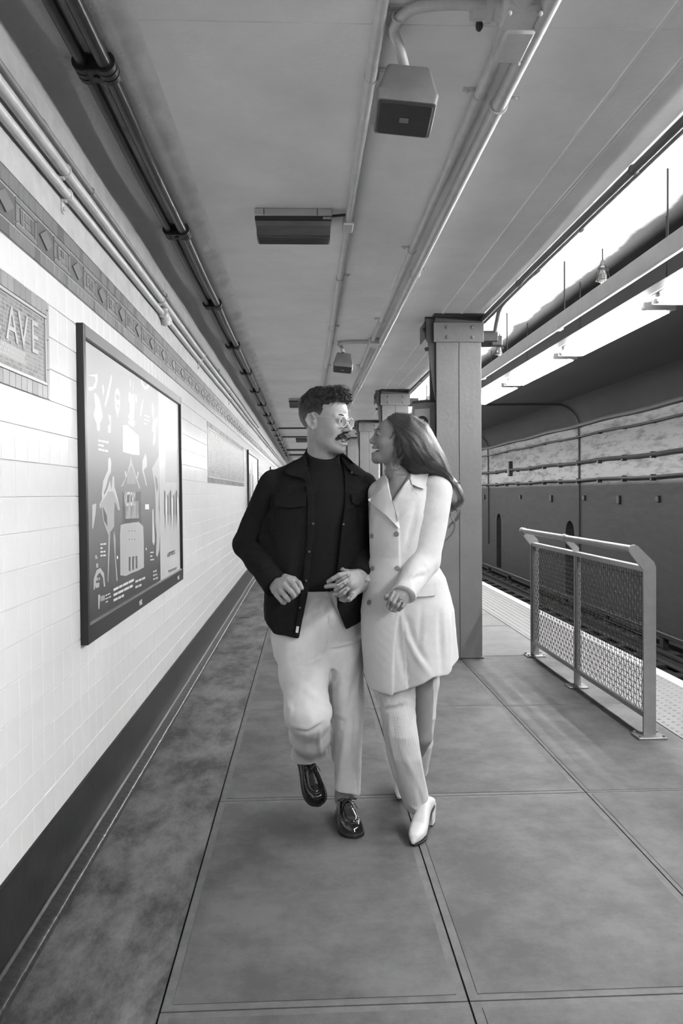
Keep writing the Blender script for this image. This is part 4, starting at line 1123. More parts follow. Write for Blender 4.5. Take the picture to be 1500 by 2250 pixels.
def thin_hidden(o, covers, ratio=.12, depth=.016):
    """coarsens the part of a body that its clothes cover, keeping it one closed surface"""
    me = o.data; v = np.empty(len(me.vertices) * 3, np.float32); me.vertices.foreach_get('co', v); v = v.reshape(-1, 3)
    hid = np.zeros(len(v), bool)
    for c in covers:
        for i in range(0, len(v), 60000): hid[i:i + 60000] |= c.val(v[i:i + 60000]) < -depth
    vg = o.vertex_groups.new(name='hidden'); vg.add(np.where(hid)[0].tolist(), 1.0, 'REPLACE')
    m = o.modifiers.new('thin', 'DECIMATE'); m.ratio = float(1 - hid.mean() * (1 - ratio)); m.vertex_group = 'hidden'
    dg = bpy.context.evaluated_depsgraph_get()
    new = bpy.data.meshes.new_from_object(o.evaluated_get(dg)); o.modifiers.clear(); o.vertex_groups.clear()
    nm = me.name; o.data = new; bpy.data.meshes.remove(me); new.name = nm; new.shade_smooth()
def smoothstep(a, b, x):
    t = np.clip((x - a) / (b - a), 0, 1); return t * t * (3 - 2 * t)
def curve_px(pts, Y, n=24):
    """smooth world polyline through photograph pixels at given depths"""
    pp = [P(p[0], p[1], p[2] if len(p) > 2 else Y) for p in pts]; return spline(pp, n)
def spline(pp, n=24):
    out = []; m = len(pp)
    for s in range(n + 1):
        u = s / n * (m - 1); i = min(int(u), m - 2); u -= i
        p0, p1, p2, p3 = (pp[max(0, min(m - 1, i + d))] for d in (-1, 0, 1, 2))
        out.append(.5 * ((2 * p1) + (p2 - p0) * u + (2 * p0 - 5 * p1 + 4 * p2 - p3) * u * u + (3 * p1 - p0 - 3 * p2 + p3) * u ** 3))
    return out
def noise3(p, f, seed=0):
    """cheap smooth pseudo-noise"""
    r = np.random.RandomState(seed); v = 0
    for k in range(6):
        w = r.normal(size=3) * f; ph = r.uniform(0, 6.28)
        v = v + np.sin(p @ w.astype(np.float32) + ph)
    return (v / 6).astype(np.float32)
def crease(pts, amp, width):
    """fold line: raises (amp > 0) or sinks the cloth along a world polyline"""
    pts = [V3(p) for p in pts]
    def fn(p, v):
        best = np.full(len(p), 9, np.float32); tt = np.zeros(len(p), np.float32); n = len(pts) - 1
        for i in range(n):
            a, b = pts[i], pts[i + 1]; d = b - a; q = p - a
            t = np.clip(q @ d / (float(d @ d) + 1e-9), 0, 1); r = q - t[:, None] * d
            dd = np.sqrt((r * r).sum(1)); m = dd < best
            best = np.where(m, dd, best); tt = np.where(m, (i + t) / n, tt)
        return -amp * np.exp(-(best / width) ** 2) * np.sin(np.pi * np.clip(tt * .9 + .05, 0, 1))
    lo = np.min(pts, 0) - 2.5 * width; hi = np.max(pts, 0) + 2.5 * width
    return fn, lo, hi
def add_crease(S, pts, amp, width):
    # refine the line and lay it on the cloth it creases
    fine = []
    for a, b in zip(pts, pts[1:]): fine += [a.lerp(b, k / 3) for k in range(3)]
    fine.append(pts[-1]); o = Vector((0, 0, CAMZ)); laid = []
    for p in fine:
        d = p - o; d = d / d.y; dd = np.array(tuple(d), dtype=np.float32)
        ts = np.arange(max(p.y - .30, 2.4), p.y + .34, .008, dtype=np.float32)
        w = np.where(S.val(np.array((0, 0, CAMZ), dtype=np.float32) + ts[:, None] * dd) < 0)[0]
        laid.append(o + d * (float(ts[w[0]]) if len(w) else p.y))
    pts = laid
    fn, lo, hi = crease(pts, amp, width)
    def g(p, v):
        if (lo > p.max(0)).any() or (hi < p.min(0)).any(): return 0
        return fn(p, v)
    S.warp(g)
def drape(S, px, py, off, Yf):
    h = S.hit(px, py, off=off)
    return h if h is not None else P(px, py, Yf)
def patch(name, S, rows, off, Yf, thick, m, parent, sub=5, smooth=True, lift=0.0, **props):
    """cloth flap laid on a solid: rows of photograph pixels (px, py[, depth]), refined and thickened"""
    R = []
    for r in rows:
        out = []
        for i in range(len(r) - 1):
            for k in range(sub):
                u = k / sub; out.append([r[i][j] + (r[i + 1][j] - r[i][j]) * u for j in range(2)] + [None])
        out.append([r[-1][0], r[-1][1], None]); R.append(out)
    G = []
    for i in range(len(R) - 1):
        for k in range(sub):
            u = k / sub; G.append([[a[j] + (b[j] - a[j]) * u for j in range(2)] for a, b in zip(R[i], R[i + 1])])
    G.append([a[:2] for a in R[-1]])
    h, w = len(G), len(G[0]); pts = []
    hit = [[S.hit(p[0], p[1], off=off + lift * (j / (w - 1)) ** 2) for j, p in enumerate(g)] for g in G]
    for i in range(h):
        for j in range(w):
            q = hit[i][j]
            if q is None: q = P(G[i][j][0], G[i][j][1], Yf)
            pts.append(q)
    # calm the depth so the flap keeps a stiff sheet's shape
    ys = np.array([p.y for p in pts]).reshape(h, w)
    for _ in range(3):
        z = np.pad(ys, 1, mode='edge'); av = (z[:-2, 1:-1] + z[2:, 1:-1] + z[1:-1, :-2] + z[1:-1, 2:]) / 4
        ys = np.minimum(ys, av * .6 + ys * .4)
    pts = [P(G[i][j][0], G[i][j][1], float(ys[i, j])) for i in range(h) for j in range(w)]
    b = MB(); vs = list(pts); back = [p + Vector((0, thick, 0)) for p in pts]; n = h * w
    fs = [(i * w + j, i * w + j + 1, (i + 1) * w + j + 1, (i + 1) * w + j) for i in range(h - 1) for j in range(w - 1)]
    fs += [(n + a, n + d, n + c, n + b_) for a, b_, c, d in fs[:]]
    rim = [j for j in range(w)] + [i * w + w - 1 for i in range(1, h)] + [(h - 1) * w + j for j in range(w - 2, -1, -1)] + [i * w for i in range(h - 2, 0, -1)]
    for a, c in zip(rim, rim[1:] + rim[:1]): fs.append((a, c, n + c, n + a))
    b.add(vs + back, fs)
    return b.build(name, m, parent, smooth=50, **props)
def button(S, px, py, r, m, parent, Yf, name='button', h=.004, off=.001):
    p = drape(S, px, py, off, Yf)
    e = .012
    q1, q2 = drape(S, px + 4, py, off, Yf), drape(S, px, py + 4, off, Yf)
    nrm = (q1 - p).cross(q2 - p)
    nrm = nrm.normalized() if nrm.length > 1e-9 else Vector((0, -1, 0))
    if nrm.y > 0: nrm = -nrm
    b = MB().tube([p - nrm * h * .5, p + nrm * h * .6, p + nrm * h], [r, r, r * .75], 12)
    return b.build(name, m, parent, smooth=40)

def hair_strands(name, strands, radii, m, parent, taper=.25, **props):
    """fine hair: one curves object, every strand a polyline of the same number of points"""
    A = np.array([[tuple(p) for p in st] for st in strands], dtype=np.float32); N, n = A.shape[:2]
    hc = bpy.data.hair_curves.new(name); hc.add_curves([n] * N)
    hc.position_data.foreach_set('vector', A.reshape(-1))
    r = np.repeat(np.array(radii, dtype=np.float32)[:, None], n, 1) * np.interp(np.linspace(0, 1, n), [0, .6, 1], [1, .9, taper])[None]
    at_ = hc.attributes.get('radius') or hc.attributes.new('radius', 'FLOAT', 'POINT')
    at_.data.foreach_set('value', r.astype(np.float32).reshape(-1))
    hc.materials.append(m)
    return link(name, hc, parent, **props)
def hair_mat(name, v, v2, rough=.32, rrough=.4):
    m = bpy.data.materials.new(name); m.use_nodes = True; nt = m.node_tree
    nt.nodes.remove(nt.nodes['Principled BSDF'])
    h = nt.nodes.new('ShaderNodeBsdfHairPrincipled'); h.parametrization = 'COLOR'
    h.inputs['Roughness'].default_value = rough; h.inputs['Radial Roughness'].default_value = rrough
    hi = nt.nodes.new('ShaderNodeHairInfo'); cr = nt.nodes.new('ShaderNodeValToRGB')
    cr.color_ramp.elements[0].color = (v, v, v, 1); cr.color_ramp.elements[1].color = (v2, v2, v2, 1)
    nt.links.new(hi.outputs['Random'], cr.inputs[0]); nt.links.new(cr.outputs[0], h.inputs['Color'])
    nt.links.new(h.outputs[0], nt.nodes['Material Output'].inputs['Surface'])
    return m
# ------------------------------------------------------------------ materials of the people
PM = dict(
    skin_m=mat('skin_man', 0.29, 0.45, var=0.07, scale=40, bump=0.12, bscale=300, spec=0.4),
    skin_w=mat('skin_woman', 0.20, 0.42, var=0.06, scale=40, bump=0.08, bscale=300, spec=0.4),
    hair_m=mat('hair_dark', 0.005, 0.45, v2=0.013, scale=60, bump=0.8, bscale=160, stretch=(1, 1, .35), spec=0.4),
    hair_w=mat('hair_brown', 0.010, 0.34, v2=0.045, scale=90, bump=0.5, bscale=200, stretch=(.5, 1, .3), spec=0.6),
    jacket=mat('jacket_wool', 0.0125, 0.95, var=0.22, scale=260, bump=0.7, bscale=420, spec=0.15),
    sweater=mat('sweater_knit', 0.016, 0.95, var=0.2, scale=200, bump=0.4, bscale=500, stretch=(3, 1, 1), spec=0.12),
    trousers=mat('cream_twill', 0.56, 0.9, var=0.05, scale=30, bump=0.3, bscale=420, spec=0.2),
    shoe=mat('patent_leather', 0.006, 0.10, bump=0.15, bscale=50, spec=0.6, coat=0.6),
    shoe_sole=mat('dark_sole', 0.012, 0.55),
    lace=mat('black_lace', 0.008, 0.6),
    coat=mat('ivory_wool', 0.53, 0.95, var=0.03, scale=60, bump=0.3, bscale=500, spec=0.15),
    ribbed=mat('ribbed_cotton', 0.46, 0.9, var=0.06, scale=130, bump=0.25, bscale=150, stretch=(1, 1, .06), spec=0.2),
    boot=mat('white_leather', 0.54, 0.5, bump=0.1, bscale=60),
    horn=mat('grey_button', 0.17, 0.3, var=0.2, scale=80),
    brass=mat('dull_snap', 0.10, 0.4, metal=0.5),
    eye=mat('eye_white', 0.3, 0.1), iris=mat('eye_iris', 0.02, 0.08), teeth=mat('teeth', 0.62, 0.2),
    lip_w=mat('lips', 0.10, 0.35), lip_m=mat('lips_man', 0.14, 0.4), mouth=mat('mouth_inside', 0.012, 0.6),
    clear=mat('clear_frame', 0.42, 0.12, coat=0.5), silver=mat('silver', 0.7, 0.15, metal=1.0), nail_m=mat('nail', 0.30, 0.25),
    white_label=mat('white_label', 0.6, 0.7),
)
PM['strand_m'] = hair_mat('hair_strand_dark', .010, .035); PM['strand_w'] = hair_mat('hair_strand_brown', .005, .05, .26, .3)
SM = {}
class Head:
    """head frame: l = the person's left, f = facing, u = up; lengths in metres, scaled by s"""
    def __init__(self, o, f, u, s=1.0):
        self.o = Vector(o); self.f = Vector(f).normalized(); self.u = (Vector(u) - self.f * Vector(u).dot(self.f)).normalized()
        self.l = self.u.cross(self.f); self.s = s
        self.R = Matrix((self.l, self.f, self.u)).transposed()
    def __call__(self, l, f, u): return self.o + (self.l * l + self.f * f + self.u * u) * self.s
    def rot(self, deg=0, axis='u', deg2=0, axis2='f'):
        ax = {'l': (1, 0, 0), 'f': (0, 1, 0), 'u': (0, 0, 1)}
        return self.R @ Matrix.Rotation(math.radians(deg), 3, Vector(ax[axis])) @ Matrix.Rotation(math.radians(deg2), 3, Vector(ax[axis2]))
    def local(self, p):
        M_ = np.array(self.R, dtype=np.float32)
        return ((p - V3(self.o)) @ M_) / self.s
def sculpt_head(S, H, male=True):
    s = H.s
    E = lambda c, r, k=.012, kind='u', R=None: S.ell(H(*c), [x * s for x in r], H.R if R is None else R, k * s, kind)
    C = lambda a, b, ra, rb, k=.012, kind='u': S.rc(H(*a), H(*b), ra * s, rb * s, k * s, kind)
    if male:
        E((0, -.018, .040), (.077, .101, .088), .01); E((0, .030, .038), (.064, .060, .064), .02)
    else:
        E((0, -.018, .022), (.074, .097, .077), .01); E((0, .027, .024), (.060, .057, .056), .02)
    E((0, .030, -.030), (.058, .060, .072), .025)
    E((0, .018, -.068), (.050 if male else .044, .056, .050), .02)
    jw = .055 if male else .046
    for q in (-1, 1):
        C((q * (jw - .010), -.004, -.050), (q * .020, .058, -.102), .020, .018, .03)
        E((q * .042, .060, -.028), (.023, .021, .022), .018)
        E((q * .043, .030, -.030), (.021, .038, .042), .03)
    E((0, .070, -.107), (.025 if male else .019, .020, .021), .018)
    for q in (-1, 1):
        if male: C((q * .043, .070, .020), (q * .012, .090, .017), .009, .008, .012)
        else: C((q * .043, .070, .022), (q * .012, .088, .018), .007, .006, .012)
    # eyes: sockets, lids
    for q in (-1, 1):
        E((q * .031, .104, .003), (.019, .018, .0115), .012, 's')
        E((q * .031, .080 if male else .077, .001), (.0155, .0135, .0135), .005)
        E((q * .031, .094, .0015), (.0115, .008, .0050 if male else .0014), .002, 's')
    # nose
    nt = .116 if male else .1065
    C((0, .085, .014), (0, nt - .006, -.026 if male else -.024), .0075 if male else .0065, .0095 if male else .008, .012)
    E((0, nt - .003, -.031 if male else -.029), (.0115, .011, .0095) if male else (.0095, .010, .0085), .008)
    for q in (-1, 1):
        E((q * .0125, .099, -.034), (.0085, .012, .008), .007)
        E((q * .0065, .106, -.0415), (.0035, .0055, .003), .002, 's')
    # mouth, open in a smile
    E((0, .078, -.070), (.034, .022, .022), .015)
    w = .027
    if male:
        S.chain([H(-w, .073, -.064), H(-.013, .090, -.062), H(.013, .090, -.062), H(w, .073, -.064)], [.004 * s, .006 * s, .006 * s, .004 * s], .006 * s)
        S.chain([H(-w, .073, -.071), H(-.013, .087, -.089), H(.013, .087, -.089), H(w, .073, -.071)], [.004 * s, .0065 * s, .0065 * s, .004 * s], .006 * s)
        E((0, .092, -.0765), (.025, .018, .0090), .003, 's')
    else:
        S.chain([H(-.040, .058, -.058), H(-.016, .086, -.060), H(.016, .086, -.060), H(.040, .058, -.058)], [.004 * s, .0055 * s, .0055 * s, .004 * s], .006 * s)
        S.chain([H(-.040, .058, -.062), H(-.017, .082, -.087), H(.017, .082, -.087), H(.040, .058, -.062)], [.004 * s, .006 * s, .006 * s, .004 * s], .006 * s)
        E((0, .086, -.0725), (.026, .022, .0125), .003, 's')
        for q in (-1, 1): S.chain([H(0, .098, -.074), H(q * .018, .090, -.0720), H(q * .033, .074, -.0675), H(q * .044, .058, -.0605)], [.0110 * s, .0105 * s, .0080 * s, .0035 * s], .002, 's')
        for q in (-1, 1): C((q * .036, .058, -.045), (q * .038, .056, -.075), .003, .002, .008, 's')
    # ears
    for q in (-1, 1):
        R = H.rot(q * 24, 'u', 8, 'l')
        E((q * .0785, -.018, -.004), (.0100, .0205, .034), .007, 'u', R)
        S.chain([H(q * .082, -.002, .010), H(q * .087, -.010, .027), H(q * .093, -.026, .025), H(q * .095, -.036, .004), H(q * .089, -.028, -.018), H(q * .081, -.012, -.032)], [.0036 * s] * 5 + [.0065 * s], .003 * s)
        E((q * .092, -.015, .001), (.0110, .0115, .0205), .004, 's', R)
        E((q * .083, -.006, -.006), (.005, .004, .007), .004, 'u', R)
def face_parts(H, parent, male=True):
    s = H.s
    for q in (-1, 1):
        e = MB().sphere((0, 0, 0), .0118 * s, 16, 10); c = H(q * .031, .0825 if male else .0795, .0012)
        e.v = [tuple(Vector(v) + c) for v in e.v]; ey = e.build('eye', PM['eye'], parent, smooth=True)
        g = (H.f + H.l * 0.12 * (-1 if male else -1)).normalized()
        b = MB().tube([c + g * .0108 * s, c + g * .0120 * s, c + g * .0122 * s], [.0056 * s, .0052 * s, .003 * s], 14); b.build('iris', PM['iris'], ey, smooth=40)
        pts = [H(q * (.031 + x), (.0935 if male else .0915) - abs(x) * .40, (.0056 if male else .0022) - 14 * x * x - .06 * x) for x in np.linspace(-.013, .015, 7)]
        lr = (.0014 if male else .0024) * s
        MB().tube(spline(pts, 12), [lr * .5] + [lr] * 11 + [lr * .5], 6).build('eyelash', PM['hair_m'], parent, smooth=True)
        pts = [H(q * .013, .0935, .0205), H(q * .024, .0915, .0265), H(q * .036, .083, .0265), H(q * .047, .070, .0195)]
        MB().tube(spline(pts, 14), [(.0010 + (.0021 if male else .0013) * math.sin(math.pi * (i / 14) ** .8)) * s for i in range(15)], 7).build('eyebrow', PM['hair_m'] if male else PM['hair_w'], parent, smooth=True)
    b = MB(); n = 8 if male else 16                                        # upper teeth, one by one along the arch
    for i in range(n):
        a = (i - (n - 1) / 2) * (.0062 if male else .0052)
        c = H(a, (.0865 if male else .0872) - (20 if male else 17) * a * a, (-.0715 if male else -.0672) + 5 * a * a)
        t = MB().bbox(-.0029 * s, .0029 * s, -.002 * s, .002 * s, -.0052 * s, .0045 * s, .001 * s)
        Rz = H.rot(-a * 2400, 'u')
        t.v = [tuple(Rz @ Vector(v) + c) for v in t.v]; b.add(t.v, t.f)
    b.build('teeth', PM['teeth'], parent)
    m = MB().sphere((0, 0, 0), 1, 12, 8); c = H(0, .056, -.073)
    m.v = [tuple(c + (H.l * v[0] * .024 + H.f * v[1] * .012 + H.u * v[2] * .012) * s) for v in m.v]; m.build('mouth', PM['mouth'], parent, smooth=True)
    lw = .026; lm = PM['lip_m'] if male else PM['lip_w']
    fe = .0705 if male else .0595; lw = lw if male else .041
    if not male:
        u = spline([H(-lw, fe, -.0580), H(-.030, .0755, -.0590), H(-.014, .0885, -.0580), H(0, .0910, -.0590), H(.014, .0885, -.0580), H(.030, .0755, -.0590), H(lw, fe, -.0580)], 16)
        MB().tube(u, [(.0010 + .0026 * math.sin(math.pi * i / 16)) * s for i in range(17)], 8).build('lip', lm, parent, smooth=True)
    d_ = .004 if male else 0
    l = spline([H(-lw, fe, -.0655 - d_), H(-.014, .0875, -.0850 - d_), H(0, .0905, -.0880 - d_), H(.014, .0875, -.0850 - d_), H(lw, fe, -.0655 - d_)], 16)
    if not male: l = spline([H(-lw, fe, -.0610), H(-.030, .0740, -.0765), H(-.014, .0865, -.0862), H(0, .0900, -.0885), H(.014, .0865, -.0862), H(.030, .0740, -.0765), H(lw, fe, -.0610)], 16)
    MB().tube(l, [(.0010 + .0032 * math.sin(math.pi * i / 16)) * s for i in range(17)], 8).build('lip', lm, parent, smooth=True)

# ------------------------------------------------------------------ the man
YM = 3.40
man = thing('person', 'man with moustache and clear glasses in dark overshirt jacket and cream trousers, striding', 'person', (.10, YM, 0))
HM = Head(P(716, 928, YM - .03), (math.sin(math.radians(56)), -math.cos(math.radians(56)), -.04), (-.02, .02, 1), 1.03)

A_S, A_E, A_W = P(602, 1070, 3.42), P(543, 1196, 3.47), P(604, 1283, 3.26)       # arm on the photograph's left
B_S, B_E, B_W = P(796, 1070, 3.42), P(797, 1192, 3.47), P(793, 1264, 3.25)
K_hip, K_knee, K_ank = P(655, 1388, 3.40), P(678, 1572, 3.25), P(676, 1640, 3.49)
L_hip, L_knee, L_ank = P(750, 1388, 3.40), P(760, 1590, 3.35), P(755, 1752, 3.42)

def hand_a(S):
    """loosely closed hand, back of the hand towards the viewer"""
    Y = 3.20
    S.chain([P(606, 1287, 3.25), P(620, 1288, 3.20)], [.027, .026], .01)
    S.rc(P(612, 1280, 3.215), P(630, 1276, 3.185), .020, .017, .012); S.rc(P(606, 1296, 3.215), P(618, 1304, 3.19), .021, .017, .012)
    S.rc(P(612, 1288, 3.21), P(624, 1289, 3.18), .022, .018, .012)
    for a, b, c, d, r in (((632, 1272, 3.180), (646, 1286, 3.155), (654, 1300, 3.165), (650, 1307, 3.19), .0098),
                          ((625, 1284, 3.172), (639, 1300, 3.145), (645, 1309, 3.160), (640, 1314, 3.19), .0100),
                          ((617, 1296, 3.176), (628, 1311, 3.150), (633, 1318, 3.165), (628, 1320, 3.19), .0096),
                          ((607, 1306, 3.188), (618, 1319, 3.165), (624, 1324, 3.175), (620, 1324, 3.195), .0086)):
        S.chain([P(*q[:2], q[2]) for q in (a, b, c, d)], [r * 1.28, r * 1.18, r * 1.10, r * .98], .0025)
    S.chain([P(626, 1268, 3.205), P(645, 1272, 3.185), P(657, 1281, 3.175), P(663, 1292, 3.170)], [.014, .0105, .0098, .0085], .006)
def hand_b(S):
    """the man's other hand, back towards the viewer, clasping hers"""
    S.rc(P(790, 1268, 3.235), P(772, 1282, 3.165), .028, .027, .015); S.rc(P(785, 1262, 3.22), P(764, 1264, 3.160), .022, .018, .014)
    S.rc(P(786, 1285, 3.215), P(774, 1306, 3.165), .024, .018, .014); S.rc(P(778, 1275, 3.19), P(768, 1284, 3.155), .026, .022, .012)
    for pts, r in ((((764, 1260, 3.148), (745, 1264, 3.132), (731, 1272, 3.14), (721, 1278, 3.155)), .0098),
                   (((758, 1276, 3.140), (742, 1286, 3.122), (727, 1287, 3.135), (716, 1289, 3.155)), .0098),
                   (((762, 1294, 3.142), (748, 1303, 3.125), (735, 1305, 3.145), (728, 1303, 3.17)), .0095),
                   (((776, 1309, 3.150), (768, 1317, 3.140), (757, 1319, 3.15), (748, 1317, 3.17)), .0090)):
        S.chain([P(*q[:2], q[2]) for q in pts], [r * 1.2, r * 1.08, r * 1.0, r * .88], .0025)
    S.chain([P(776, 1258, 3.21), P(760, 1256, 3.20), P(745, 1266, 3.19)], [.013, .0105, .009], .006)

def build_man():
    B = Solid()
    sculpt_head(B, HM, True)
    nk = P(710, 1040, 3.43)
    B.rc(HM(0, -.022, -.055), nk, .060, .066, .02)
    B.loft([(P(0, 1300, YM).z, .10, YM + .01, .15, .10), (1.15, .10, YM + .01, .15, .10), (1.35, .095, YM + .02, .16, .09), (1.44, .09, YM + .03, .12, .06), (1.49, .085, YM + .03, .06, .045)], .03)
    B.ell((.07, YM + .01, .92), (.16, .11, .14), None, .03)
    for S_, E_, W_ in ((A_S, A_E, A_W), (B_S, B_E, B_W)):
        B.rc(S_, E_, .052, .042, .03); B.rc(E_, W_, .042, .028, .02)
    B.rc(K_hip, K_knee, .076, .048, .03); B.rc(K_knee, K_ank, .048, .034, .02)
    B.rc(L_hip, L_knee, .086, .056, .03); B.rc(L_knee, L_ank, .054, .036, .02)
    B.rc(L_ank, P(760, 1782, 3.38), .036, .034, .02); B.rc(K_ank, P(672, 1662, 3.53), .036, .032, .02)
    hand_a(B); hand_b(B)
    SM['man_body'] = B
    body = mesh_obj('body', B.mesh(.0025), PM['skin_m'], man)
    face_parts(HM, man, True)
    # finger nails
    # --- hair: close at the sides, longer and tousled on top
    Hs = Solid()
    Hs.ell(HM(0, -.020, .044), [x * HM.s for x in (.0798, .105, .0915)], HM.R, .01)
    Hs.ell(HM(0, -.010, .088), [x * HM.s for x in (.068, .098, .056)], HM.R, .02)
    Hs.ell(HM(.0, .052, .102), [x * HM.s for x in (.055, .046, .034)], HM.R, .02)
    Hs.ell(HM(.0, .078, .100), [x * HM.s for x in (.040, .028, .022)], HM.R, .015)
    def hairline(p, v):
        q = HM.local(p); l, f, u = np.abs(q[:, 0]), q[:, 1], q[:, 2]
        pf = [-.13, -.075, -.035, .0, .030, .046, .052, .057, .068, .085, .12]; pu = [-.062, -.050, .0, .005, .004, .008, .030, .056, .074, .082, .084]
        side = np.interp(f, pf, pu); dist = np.full(len(p), 9, np.float32)
        for i in range(len(pf) - 1):
            ax, ay, bx, by = pf[i], pu[i], pf[i + 1] - pf[i], pu[i + 1] - pu[i]
            t = np.clip(((f - ax) * bx + (u - ay) * by) / (bx * bx + by * by), 0, 1)
            dist = np.minimum(dist, np.hypot(f - ax - t * bx, u - ay - t * by))
        ds = np.where(u > side, -dist, dist)
        dt = (np.interp(f, [.0, .07, .10], [.04, .078, .082]) - u) * .8
        w = smoothstep(.022, .060, l); t_ = smoothstep(.0, .045, f); w = w * t_ + (1 - t_)
        d = ds * w + dt * (1 - w) + .0009 * noise3(q, 420, 9)
        k = .004; return np.maximum(v, d) - v
    def fluff(p, v):
        q = HM.local(p); u = q[:, 2]
        a = .0035 * smoothstep(.03, .09, u) + .0006
        a2 = a * (1 + 1.0 * smoothstep(.0, .07, q[:, 1]))
        return a2 * (noise3(q * np.array((1, .45, 1), np.float32), 210, 3) + .6 * noise3(q, 420, 5)) * 1.9
    Hs.warp(fluff); Hs.warp(hairline)
    def ears(p):
        q = HM.local(p); return np.sqrt(((q[:, 1] + .012) / .030) ** 2 + ((q[:, 2] + .006) / .042) ** 2) * .03 - .03
    Hs.cut(ears, (-9,) * 3, (9,) * 3, .004)
    hm = bpy.data.materials.new('faded_hair'); hm.use_nodes = True
    nt = hm.node_tree; bs = nt.nodes['Principled BSDF']; bs.inputs['Roughness'].default_value = .5
    tc = nt.nodes.new('ShaderNodeTexCoord'); nz = nt.nodes.new('ShaderNodeTexNoise'); nz.inputs['Scale'].default_value = 420; nz.inputs['Detail'].default_value = 3
    mp = nt.nodes.new('ShaderNodeMapping'); mp.inputs['Scale'].default_value = (.6, .6, .25)
    nt.links.new(tc.outputs['Object'], mp.inputs[0]); nt.links.new(mp.outputs[0], nz.inputs['Vector'])
    sx = nt.nodes.new('ShaderNodeSeparateXYZ'); nt.links.new(tc.outputs['Object'], sx.inputs[0])
    mr = nt.nodes.new('ShaderNodeMapRange'); zc = HM(0, 0, 0).z; mr.inputs['From Min'].default_value = zc - .012; mr.inputs['From Max'].default_value = zc + .072
    nt.links.new(sx.outputs['Z'], mr.inputs[0])
    cr = nt.nodes.new('ShaderNodeValToRGB'); cr.color_ramp.elements[0].color = (.12, .12, .12, 1); cr.color_ramp.elements[1].color = (.0055, .0055, .0055, 1)
    cr.color_ramp.elements[1].position = .72
    nt.links.new(mr.outputs[0], cr.inputs[0])
    mx = nt.nodes.new('ShaderNodeMix'); mx.data_type = 'RGBA'; mx.blend_type = 'MULTIPLY'; mx.inputs[0].default_value = 1
    c2 = nt.nodes.new('ShaderNodeValToRGB'); c2.color_ramp.elements[0].position = .3; c2.color_ramp.elements[1].position = .7; c2.color_ramp.elements[0].color = (.5, .5, .5, 1); c2.color_ramp.elements[1].color = (1.6, 1.6, 1.6, 1)
    nt.links.new(nz.outputs['Fac'], c2.inputs[0]); nt.links.new(cr.outputs[0], mx.inputs[6]); nt.links.new(c2.outputs[0], mx.inputs[7]); nt.links.new(mx.outputs[2], bs.inputs['Base Color'])
    bp = nt.nodes.new('ShaderNodeBump'); bp.inputs['Strength'].default_value = .8; bp.inputs['Distance'].default_value = .003; nt.links.new(nz.outputs['Fac'], bp.inputs['Height']); nt.links.new(bp.outputs[0], bs.inputs['Normal'])
    hair = mesh_obj('hair', Hs.mesh(.0028), hm, man, label='short dark tousled hair faded at the sides')
    # tousled strands over the brow and crown
    R_ = random.Random(5); st = []; rd = []
    clumps = [(R_.uniform(-.060, .060), R_.uniform(-.105, .068), R_.uniform(-.6, .6), R_.uniform(.1, 1.0), R_.uniform(.024, .044), R_.uniform(0, 6.28)) for _ in range(230)]
    def crown(l, f):
        return .046 + .092 * math.sqrt(max(0.02, 1 - (l / .088) ** 2 - ((f + .022) / .116) ** 2)) + .020 * max(0, 1 - (l / .06) ** 2) * max(0, min(1, (f + .02) / .06))
    for l0, f0, dl, df, L, ph in clumps:
        for k in range(16):
            l = l0 + R_.gauss(0, .005); f = f0 + R_.gauss(0, .006); z = crown(l, f) - .004
            if z < .075 and f < 0: continue
            LL = L * R_.uniform(.7, 1.1) * (1.25 if f > .03 else .8); pts = []
            for j in range(7):
                u = j / 6
                pts.append(HM(l + dl * LL * u + .004 * math.sin(ph + 5 * u), f + df * LL * u * (1.2 if f > .02 else .7), z + LL * (.75 * u - .62 * u * u) + .003 * math.cos(ph + 4 * u)))
            st.append(pts); rd.append(R_.uniform(.00035, .0006))
    hair_strands('hair_strands', st, rd, PM['strand_m'], man)
    # moustache
    Mu = Solid()
    for q in (-1, 1):
        Mu.chain([HM(0, .097, -.0520), HM(q * .014, .096, -.0555), HM(q * .027, .085, -.0620), HM(q * .037, .072, -.0700)], [.0105, .0118, .0105, .0045], .006)
    Mu.warp(lambda p, v: .0016 * (noise3(HM.local(p) * np.array((1, 1, .35), np.float32), 900, 2) + noise3(HM.local(p), 500, 8)))
    mesh_obj('moustache', Mu.mesh(.0016), PM['hair_m'], man)
    st = []; rd = []
    for k in range(900):
        x = R_.uniform(-.037, .037); a = abs(x)
        f0 = np.interp(a, [0, .014, .027, .037], [.1075, .107, .095, .076]); u0 = np.interp(a, [0, .014, .027, .037], [-.0500, -.0520, -.0585, -.0675]) + R_.uniform(-.009, .007) * (1 - a / .05)
        L = R_.uniform(.007, .013); s_ = 1 if x > 0 else -1
        st.append([HM(x + s_ * L * .35 * u, f0 + .0012 + .002 * math.sin(3 * u) - a * .10 * u, u0 - L * u * .9) for u in (0, .33, .66, 1)]); rd.append(R_.uniform(.0003, .0005))
    hair_strands('moustache_strands', st, rd, PM['strand_m'], man)
    # eyeglasses with clear frames
    g = thing_part('eyeglasses', man)
    b = MB()
    for q in (-1, 1):
        c = (q * .0315, .1035, -.002)
        ring = [HM(c[0] + .0235 * math.cos(a), c[1] - .10 * abs(c[0] + .0235 * math.cos(a)) ** 1.0, c[2] + (.0205 * math.sin(a) if math.sin(a) < 0 else .0195 * math.sin(a))) for a in [2 * math.pi * k / 28 for k in range(28)]]
        b.tube(ring, .0021, 8, closed=True)
    b.tube(spline([HM(-.009, .1025, .006), HM(0, .1055, .0085), HM(.009, .1025, .006)], 8), .0020, 8)
    b.build('rim', PM['clear'], g, smooth=60)
